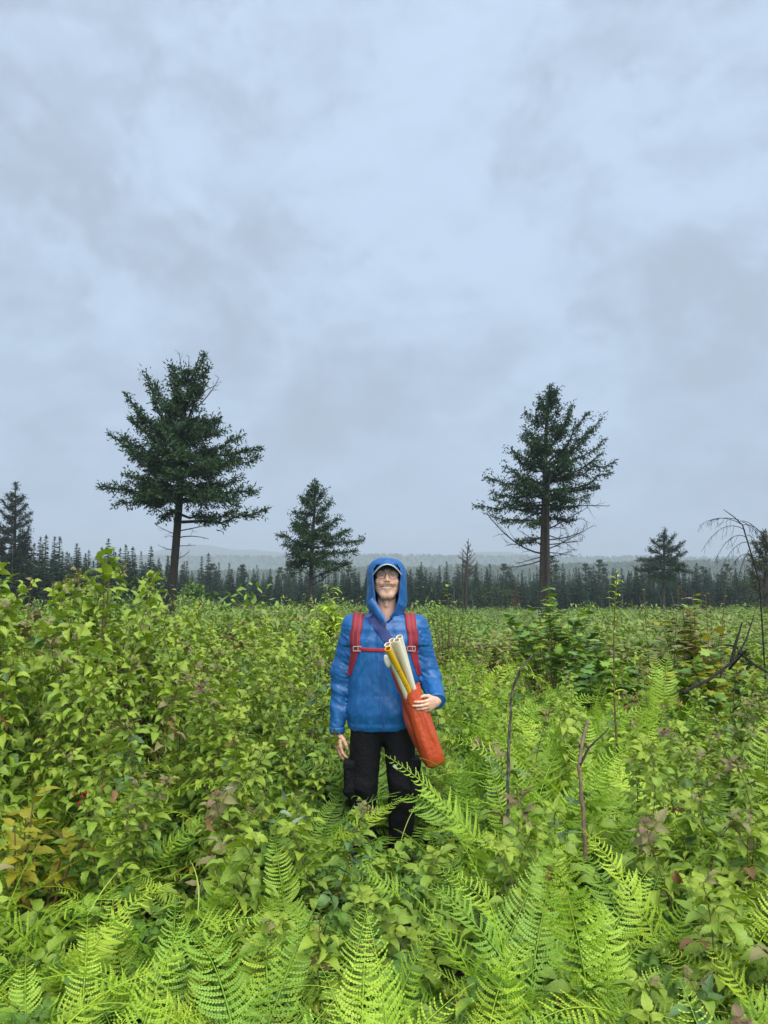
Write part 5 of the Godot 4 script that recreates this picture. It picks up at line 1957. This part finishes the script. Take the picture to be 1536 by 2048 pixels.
	for k in 6:
		var where := []
		var tints := []
		for i in 2300:
			var fd := 13.0 + 92.0 * pow(rng.randf(), 1.35)
			var fx := rnd(-0.60, 0.60) * fd
			var high := (1.05 if fx < 0 else 0.85) * rnd(0.7, 1.25) + 0.25 * bumps.get_noise_2d(fx * 0.25, fd * 0.25)
			var wide := rnd(0.9, 1.5) * (1.0 + fd * 0.006)
			if rng.randf() < 0.03 + 0.16 * clampf(bumps.get_noise_2d(fx * 0.5 + 3.0, fd * 0.3) * 2.0, 0.0, 1.0):
				high *= rnd(1.25, 1.9)
				wide *= rnd(0.6, 1.0)
			where.append(Transform3D(Basis(Vector3.UP, rnd(0, TAU)).scaled(Vector3(wide, high, wide)), Vector3(fx, ground(fx, -fd), -fd)))
			var n := bumps.get_noise_2d(fx * 0.18 + 9.0, fd * 0.18)
			var col := Color(0.27, 0.43, 0.06).lerp(Color(0.34, 0.40, 0.10), clampf(n * 1.6 + rnd(-0.3, 0.3), 0, 1)).lerp(Color(0.17, 0.29, 0.05), clampf(-n * 1.6 + rnd(-0.2, 0.2), 0, 1))
			if rng.randf() < 0.08:
				col = [Color(0.30, 0.20, 0.09), Color(0.30, 0.27, 0.13), Color(0.40, 0.46, 0.10)][i % 3]
			tints.append(col * rnd(0.8, 1.15))
		scatter("field_undergrowth", clumps[k], where, tints)
	for g in kinds:
		for q in kinds[g]:
			q[0].free()
		for q in far_kinds[g]:
			q.free()


# ---------------------------------------------------------------- single plants, sticks and branches

func leafy_shoot(called: String, label: String, category: String, where: Vector3, high: float, lean: Vector3, many: int, leaf: Mesh, tints: Array, size: float, rise: float, bare: float, stem: StandardMaterial3D, thick := 0.006, group := "") -> Node3D:
	var o := thing(called, label, category, where, group)
	var path := bend(Vector3(0, -0.05, 0), Vector3(0, high, 0) + lean, any_way() * high * 0.03, 8)
	var s := Shape.new()
	s.tube(path, taper(thick, thick * 0.35, 8), 6)
	part("stem", s.mesh(stem), o)
	var turn := rnd(0, TAU)
	for k in many:
		var t := lerpf(bare, 1.0, (k + 0.5) / many)
		var i := mini(int(t * 8), 7)
		turn += 2.4 + rnd(-0.3, 0.3)
		var out := Vector3(cos(turn), rise + rnd(-0.25, 0.25), sin(turn)).normalized()
		part("leaf", leaf, o, tinted(tints)).transform = Transform3D(frame(out) * Basis(Vector3.BACK, rnd(-0.4, 0.4)) * Basis.from_scale(Vector3.ONE * size * rnd(0.75, 1.2) * lerpf(1.1, 0.7, t)), path[i].lerp(path[i + 1], t * 8 - i))
	return o


func bush(called: String, label: String, category: String, where: Vector3, high: float, wide: float, branches: int, per: int, leaf: Mesh, tints: Array, size: float) -> Node3D:
	var o := thing(called, label, category, where)
	var wood := Shape.new()
	var spots := []
	for b in branches:
		var a := rnd(0, TAU)
		var r := wide * sqrt(rng.randf())
		var top := Vector3(cos(a) * r, high * rnd(0.70, 1.0) * (1.0 - 0.22 * r / wide), sin(a) * r)
		if b == 0:
			top = Vector3(rnd(-0.05, 0.05), high, rnd(-0.05, 0.05))
		var path := bend(Vector3(cos(a) * 0.06, -0.05, sin(a) * 0.06), top, Vector3(0, high * 0.06, 0), 5)
		wood.tube(path, taper(0.007 + 0.004 * high, 0.002, 5), 5)
		for k in per:
			var t := lerpf(0.42, 1.0, pow((k + rng.randf()) / per, 0.7))
			var i := mini(int(t * 5), 4)
			spots.append([path[i].lerp(path[i + 1], t * 5 - i), t])
	part("stems", wood.mesh(M.twig), o)
	for q in spots:
		var out := Vector3(rnd(-1, 1), rnd(-0.15, 0.5), rnd(-1, 1)).normalized()
		part("leaf", leaf, o, tinted(tints)).transform = Transform3D(frame(out) * Basis(Vector3.BACK, rnd(-0.4, 0.4)) * Basis.from_scale(Vector3.ONE * size * rnd(0.7, 1.25)), q[0] + out * 0.02)
	return o


func stood(px: float, ahead: float) -> Vector3:
	var p := at(px, 1200, ahead)
	return Vector3(p.x, ground(p.x, p.z), p.z)


func spot_number(px: int) -> int:
	return maxi([512, 466, 345, 872, 425, 1075, 1360, 197, 222, 1095, 1350].find(px), 0)


func stick(called: String, label: String, category: String, pts: Array, ahead: float, widths: Array, m: StandardMaterial3D) -> MeshInstance3D:
	var path := PackedVector3Array()
	var radii := PackedFloat32Array()
	for k in pts.size() - 1:
		for q in 4:
			var t := q / 4.0
			var p := Vector2(pts[k][0], pts[k][1]).lerp(Vector2(pts[k + 1][0], pts[k + 1][1]), t)
			path.append(at(p.x, p.y, ahead + lerpf(pts[k][2], pts[k + 1][2], t)) + any_way() * 0.004)
			radii.append(lerpf(widths[k], widths[k + 1], t) * ahead / 1538.0 * 0.5 * rnd(0.88, 1.15))
	var e: Array = pts[-1]
	path.append(at(e[0], e[1], ahead + e[2]))
	radii.append(widths[-1] * ahead / 1538.0 * 0.5)
	var base := path[0]
	for k in path.size():
		path[k] -= base
	var s := Shape.new()
	s.tube(path, radii, 8)
	return single(called, s.mesh(m), label, category, base)


func build_saplings() -> void:
	var oval := leaflet(0.10, 0.062, 1.0, 0.2).mesh(M.bramble_bright)
	var lance := leaflet(0.10, 0.030, 1.3, 0.25).mesh(M.bramble_bright)
	var star := maple_leaf(0.10).mesh(M.bramble_mid)
	bush("sapling", "tall leafy sapling sticking up out of the thicket on the far left", "sapling", stood(205, 6.0), 2.02, 0.46, 14, 24, oval, ["bramble_bright", "bramble_bright", "bramble_mid"], 1.25)
	bush("sapling", "leafy young sapling beside the trunk of the leaning hemlock", "sapling", stood(300, 7.2), 1.74, 0.40, 9, 20, oval, ["bramble_bright", "bramble_mid", "bramble_mauve"], 0.95)
	leafy_shoot("sapling", "small shoot with drooping top leaves at the far left edge", "sapling", stood(52, 5.4), 1.78, Vector3(0.03, 0, 0), 16, oval, ["bramble_bright", "bramble_mauve"], 0.85, 0.2, 0.45, M.twig)
	bush("sapling", "bright lime sapling with drooping narrow leaves left of the man's hood", "sapling", stood(664, 11.0), 1.78, 0.34, 15, 30, lance, ["fern_lime", "bramble_bright"], 1.6)
	bush("shrub", "straggly shrub with a lime top between the man's hood and the leafless tree", "shrub", stood(893, 12.5), 1.78, 0.50, 14, 24, oval, ["bramble_mid", "bramble_deep", "bramble_bright"], 0.75)
	bush("shrub", "dense dark-based maple shrub below the twin-trunk hemlock", "shrub", stood(1100, 9.8), 1.66, 0.60, 26, 28, star, ["bramble_mid", "bramble_bright", "bramble_deep", "bramble_deep"], 1.0)
	bush("shrub", "low dark green maple shrub left of the red-stemmed seedlings", "shrub", stood(1190, 8.6), 1.10, 0.75, 24, 24, star, ["bramble_deep", "bramble_deep", "bramble_mid"], 1.15)
	bush("shrub", "yellow-green maple seedlings with reddish tops near the fallen black branch", "shrub", stood(1385, 8.4), 1.60, 0.46, 20, 24, star, ["bramble_mauve", "bramble_yellow", "bramble_mid", "bramble_rust"], 0.9)
	bush("shrub", "green maple shrub under the red-stemmed seedlings", "shrub", stood(1440, 7.6), 1.10, 0.65, 22, 24, star, ["bramble_mid", "bramble_deep", "bramble_yellow"], 1.05)
	bush("shrub", "orange-tinged low shrub behind the tall weed stalk", "shrub", stood(1285, 7.6), 0.82, 0.42, 9, 10, oval, ["bramble_rust", "leaf_dry", "bramble_mid"], 0.9)
	bush("shrub", "yellow-leaved bramble bush in the shade low on the far left", "shrub", stood(70, 3.65), 0.72, 0.28, 9, 8, oval, ["bramble_yellow"], 0.95)
	for q in [[1340, 8.2, 1.62, 0.10], [1372, 8.6, 1.75, -0.05], [1400, 8.0, 1.58, 0.06], [1432, 8.4, 1.88, 0.14], [1310, 8.8, 1.72, -0.12], [1415, 9.0, 1.70, 0.02]]:
		leafy_shoot("seedling", "thin red-brown seedling stem with a leaf tuft, %s" % {1340: "second from the left of the group", 1372: "middle of the group, tall", 1400: "shortest of the group", 1432: "rightmost and tallest of the group", 1310: "leftmost of the group", 1415: "hindmost of the group"}[q[0]], "seedling", stood(q[0], q[1]), q[2], Vector3(q[3], 0, 0), 7, star, ["bramble_rust", "bramble_mauve", "bramble_yellow"], 0.5, 0.4, 0.72, M.twig, 0.007, "red-stemmed seedlings on the right")
	leafy_shoot("weed_stalk", "tall dark weed stalk topped with narrow pale leaves, right of the bare sticks", "weed", stood(1238, 5.6), 1.76, Vector3(-0.01, 0, 0), 64, lance, ["bramble_bright", "fern_lime", "bramble_mid"], 1.15, 0.45, 0.30, M.twig, 0.010)
	for q in [[560, 13.0, 1.50], [470, 12.0, 1.45], [712, 14.0, 1.5], [432, 11.0, 1.40], [395, 10.0, 1.45], [612, 12.0, 1.62], [505, 14.0, 1.62]]:
		leafy_shoot("seedling", "slim leafy shoot above the field, %s" % {560: "sixth from the left", 470: "third from the left", 712: "nearest the man's hood", 432: "second from the left", 395: "nearest the leaning hemlock", 612: "in front of the smaller hemlock", 505: "fourth from the left, tall"}[q[0]], "seedling", stood(q[0], q[1]), q[2], Vector3(rnd(-0.05, 0.05), 0, 0), 22, lance if q[0] > 600 else oval, ["bramble_bright", "bramble_mid"], 0.62, 0.4, 0.35, M.twig, 0.006, "shoots above the field")
	# bare sticks
	stick("dead_stick", "tall grey dead stick with a hooked tip standing right of the man", "stick", [[1014, 1725, 0], [1016, 1600, 0], [1018, 1480, 0.05], [1024, 1380, 0.1], [1042, 1335, 0.12], [1066, 1307, 0.15]], 4.0, [6, 6, 6, 5.5, 5, 3], M.stick_grey)
	stick("dead_stick", "short pale broken stick standing between the grey stick and the right edge", "stick", [[1172, 1720, 0], [1166, 1620, 0], [1158, 1535, 0], [1165, 1480, 0.05], [1176, 1441, 0.08]], 3.9, [8, 8, 7, 7, 5.5], M.pale_wood)
	stick("dead_twig", "thin dark twig forking off beside the pale broken stick", "stick", [[1160, 1530, 0], [1178, 1495, 0.1], [1218, 1455, 0.2]], 3.9, [6, 4, 2], M.dark_bark)
	# fallen branch on the right
	var origin := at(1370, 1380, 6.4)
	var fallen := thing("fallen_branch", "black fallen branch with forked arms among the plants on the right", "branch", origin)
	for b in [[[[1365, 1385, 0], [1420, 1358, 0.2], [1470, 1320, 0.3], [1492, 1280, 0.4], [1508, 1230, 0.5]], [6.5, 6.5, 5.5, 4, 2]], [[[1462, 1325, 0.3], [1472, 1285, 0.3], [1484, 1246, 0.35]], [7, 6, 3]], [[[1476, 1296, 0.35], [1462, 1291, 0.4], [1447, 1290, 0.4]], [6, 5, 3]], [[[1478, 1305, 0.3], [1510, 1330, 0.2], [1545, 1350, 0.1]], [6, 5, 4]], [[[1458, 1338, 0.3], [1492, 1300, 0.0]], [5, 3]]]:
		var path := PackedVector3Array()
		var radii := PackedFloat32Array()
		for k in b[0].size():
			path.append(at(b[0][k][0], b[0][k][1], 6.4 + b[0][k][2]) - origin)
			radii.append(b[1][k] * 6.5 / 1538.0 * 0.5)
		var s := Shape.new()
		s.tube(path, radii, 7)
		part("limb", s.mesh(M.dark_bark), fallen)
	# bent leafless top hanging over from the right
	var foot := stood(1515, 11.0)
	var bent := thing("bent_dead_tree", "bent dead sapling with drooping bare twigs at the right edge", "dead tree", foot)
	var stem := Shape.new()
	var sp := PackedVector3Array()
	var sr := PackedFloat32Array()
	for q in [[1528, 1260, 3.4], [1519, 1165, 3.2], [1500, 1100, 3], [1485, 1050, 2.6], [1468, 1034, 2], [1447, 1019, 1.2]]:
		sp.append(at(q[0], q[1], 11.0) - foot)
		sr.append(q[2] * 11.0 / 1538.0 * 0.5)
	sp[0].y = -0.3
	stem.tube(sp, sr, 7)
	part("trunk", stem.mesh(M.dark_bark), bent)
	for q in [[1482, 1048, 1398, 1052, -14], [1478, 1040, 1420, 1042, -5], [1490, 1060, 1402, 1104, -26], [1494, 1075, 1428, 1125, -22], [1498, 1085, 1440, 1143, -18], [1500, 1100, 1475, 1160, -10], [1484, 1050, 1530, 1072, -8], [1485, 1044, 1530, 1090, -8], [1494, 1070, 1525, 1110, -10], [1502, 1110, 1455, 1150, -16], [1480, 1042, 1545, 1105, -18]]:
		var a := at(q[0], q[1], 11.0) - foot
		var b := at(q[2], q[3], 11.0 + rnd(-0.4, 0.4)) - foot
		var path := bend(a, b, Vector3(0, -q[4] * 11.0 / 1538.0, 0), 8)
		var s := Shape.new()
		s.tube(path, taper(0.0055, 0.002, 8), 5)
		bare_twigs(s, path, 0.0028, 7, 0.22, Vector3(0, -0.9, 0), 1)
		part("branch", s.mesh(M.dark_bark), bent)
	# dead leaves, pale leaves and berries
	var dry := leaflet(0.075, 0.045, 1.8, 0.7).mesh(M.leaf_dry)
	for q in [[466, 1475, 3.9], [345, 1440, 4.0], [872, 1296, 6.5], [425, 1630, 3.0], [1360, 1395, 5.4], [222, 1580, 3.3], [1095, 1735, 3.0], [1350, 1740, 2.9]]:
		var p := at(q[0], q[1], q[2])
		var l := single("dead_leaf", dry, "curled orange-brown dead leaf, %s" % ["high in the thicket left of the jacket hem", "in the thicket left of the man's wrist", "in the middle of the left thicket", "in the field right of the man's elbow", "above the ferns left of the boots", "beside the foot of the grey stick", "below the fallen black branch", "in the ferns at the lower left", "near the red berries", "right of the grey stick's foot", "right of the pale stick's foot"][spot_number(q[0])], "leaf", p, "dead leaves in the thicket")
		l.basis = frame(Vector3(rnd(-0.5, 0.5), -1, rnd(-0.2, 0.6))) * Basis(Vector3.BACK, rnd(0, TAU))
	var pale := leaflet(0.062, 0.034, 0.5, 0.15).mesh(M.leaf_pale)
	for q in [[570, 1600, 3.35], [600, 1625, 3.3], [585, 1648, 3.25], [560, 1622, 3.3], [612, 1640, 3.3], [445, 1535, 3.6], [470, 1575, 3.5], [690, 1780, 2.75]]:
		var p := at(q[0], q[1], q[2])
		var l := single("pale_leaf", pale, "silvery upturned leaf left of the man's boots, %s" % {570: "topmost of the cluster", 600: "centre of the cluster", 585: "lowest of the cluster", 560: "left edge of the cluster", 612: "right edge of the cluster", 445: "alone higher in the thicket", 470: "alone halfway down the thicket", 690: "alone in the ferns below the boots"}[q[0]], "leaf", p, "silvery upturned leaves")
		l.basis = frame(Vector3(rnd(-1, 1), rnd(-0.2, 0.7), rnd(-0.3, 0.6))) * Basis(Vector3.BACK, rnd(-0.6, 0.6))
	var floating := single("pale_leaf", pale, "single grey-white leaf in front of the man's dark left trouser leg", "leaf", at(786, 1530, 4.62))
	floating.basis = frame(Vector3(0.75, -0.75, 0.2)) * Basis(Vector3.BACK, 0.6) * Basis.from_scale(Vector3.ONE * 0.7)
	var berry := Shape.new()
	for k in 30:
		var y := 1.0 - 2.0 * (k + 0.5) / 30.0
		var a := k * 2.4
		var c := Vector3(cos(a) * sqrt(1.0 - y * y), y * 1.1, sin(a) * sqrt(1.0 - y * y)) * 0.0055
		for f in 4:
			var b0 := berry.dot(c + any_way() * 0.003)
			var b1 := berry.dot(c + any_way() * 0.003)
			var b2 := berry.dot(c + any_way() * 0.003)
			berry.tri(b0, b1, b2)
	paint("berry_red", Color(0.35, 0.02, 0.025), 0.3)
	var red := berry.mesh(M.berry_red)
	for q in [[165, 1593, 3.42], [158, 1606, 3.40], [172, 1585, 3.43], [8, 1440, 3.8], [14, 1450, 3.8], [205, 1575, 3.45], [148, 1588, 3.42]]:
		single("raspberry", red, "small red raspberry, %s" % {165: "largest gap of the shaded cluster on the left", 158: "lowest of the shaded cluster on the left", 172: "topmost left of the shaded cluster", 8: "at the very left edge, upper one", 14: "at the very left edge, lower one", 205: "rightmost of the shaded cluster on the left", 148: "leftmost of the shaded cluster on the left"}[q[0]], "berry", at(q[0], q[1], q[2]), "raspberries in the left thicket")
	# fern frond that reaches across the man's right shin
	var across := fern_frond(0.62, 0.12, 0.9, 0.5, 0.9)
	for q in [[640, 1700, 4.15, 0.80, 0.25], [628, 1690, 4.1, 0.65, -0.15], [650, 1720, 4.2, 0.9, 0.5]]:
		var foot2 := at(q[0], q[1], q[2])
		var one := thing("fern", "%s lime fern frond reaching across the man's right shin" % {640: "middle", 628: "upper", 650: "lower"}[q[0]], "fern", foot2, "fronds across the man's shin")
		part("frond", across.mesh(M.fern_lime), one).transform = Transform3D(Basis(Vector3.UP, PI / 2 + q[4]) * Basis(Vector3.RIGHT, -0.15) * Basis.from_scale(Vector3.ONE * q[3]), Vector3(0, -0.05, 0))
	# grass blades bent over
	paint("grass_lime", Color(0.30, 0.44, 0.06), 0.5, {"backlight_enabled": true, "backlight": Color(0.8, 0.8, 0.4)})
	var nth_blade := -1
	for q in [[395, 1830, 405, 1760, 380, 1720, 2.4], [175, 1830, 215, 1760, 240, 1740, 2.4], [880, 1700, 1110, 1640, 1175, 1690, 3.4], [800, 1690, 815, 1630, 838, 1605, 4.1], [660, 1345, 640, 1310, 615, 1270, 6.5], [690, 1370, 650, 1320, 590, 1255, 6.5]]:
		var path := PackedVector3Array()
		var p0 := at(q[0], q[1], q[6])
		for k in 11:
			var t := k / 10.0
			var a := Vector2(q[0], q[1]).lerp(Vector2(q[2], q[3]), t)
			var b := Vector2(q[2], q[3]).lerp(Vector2(q[4], q[5]), t)
			path.append(at(a.lerp(b, t).x, a.lerp(b, t).y, q[6] + 0.1 * t) - p0)
		var s := Shape.new()
		var rows := []
		for k in 11:
			var w := 0.0014 * sin(PI * (0.15 + 0.85 * k / 10.0)) + 0.0006
			rows.append(PackedVector3Array([path[k] - Vector3(w, 0, 0), path[k] + Vector3(0, 0, -w * 0.5), path[k] + Vector3(w, 0, 0)]))
		s.sheet(rows)
		nth_blade += 1
		single("grass_blade", s.mesh(M.grass_lime), "%s grass blade %s" % [["short leaning", "outward leaning", "yellowish arching", "thin", "long arching", "longest straight"][nth_blade], ["among the ferns left of the boots", "in the ferns at the lower left", "arching toward the foot of the pale stick", "beside the man's left boot", "in front of the field left of the man's elbow", "slanting over the field left of the man's elbow"][nth_blade]], "grass", p0, "long grass blades")
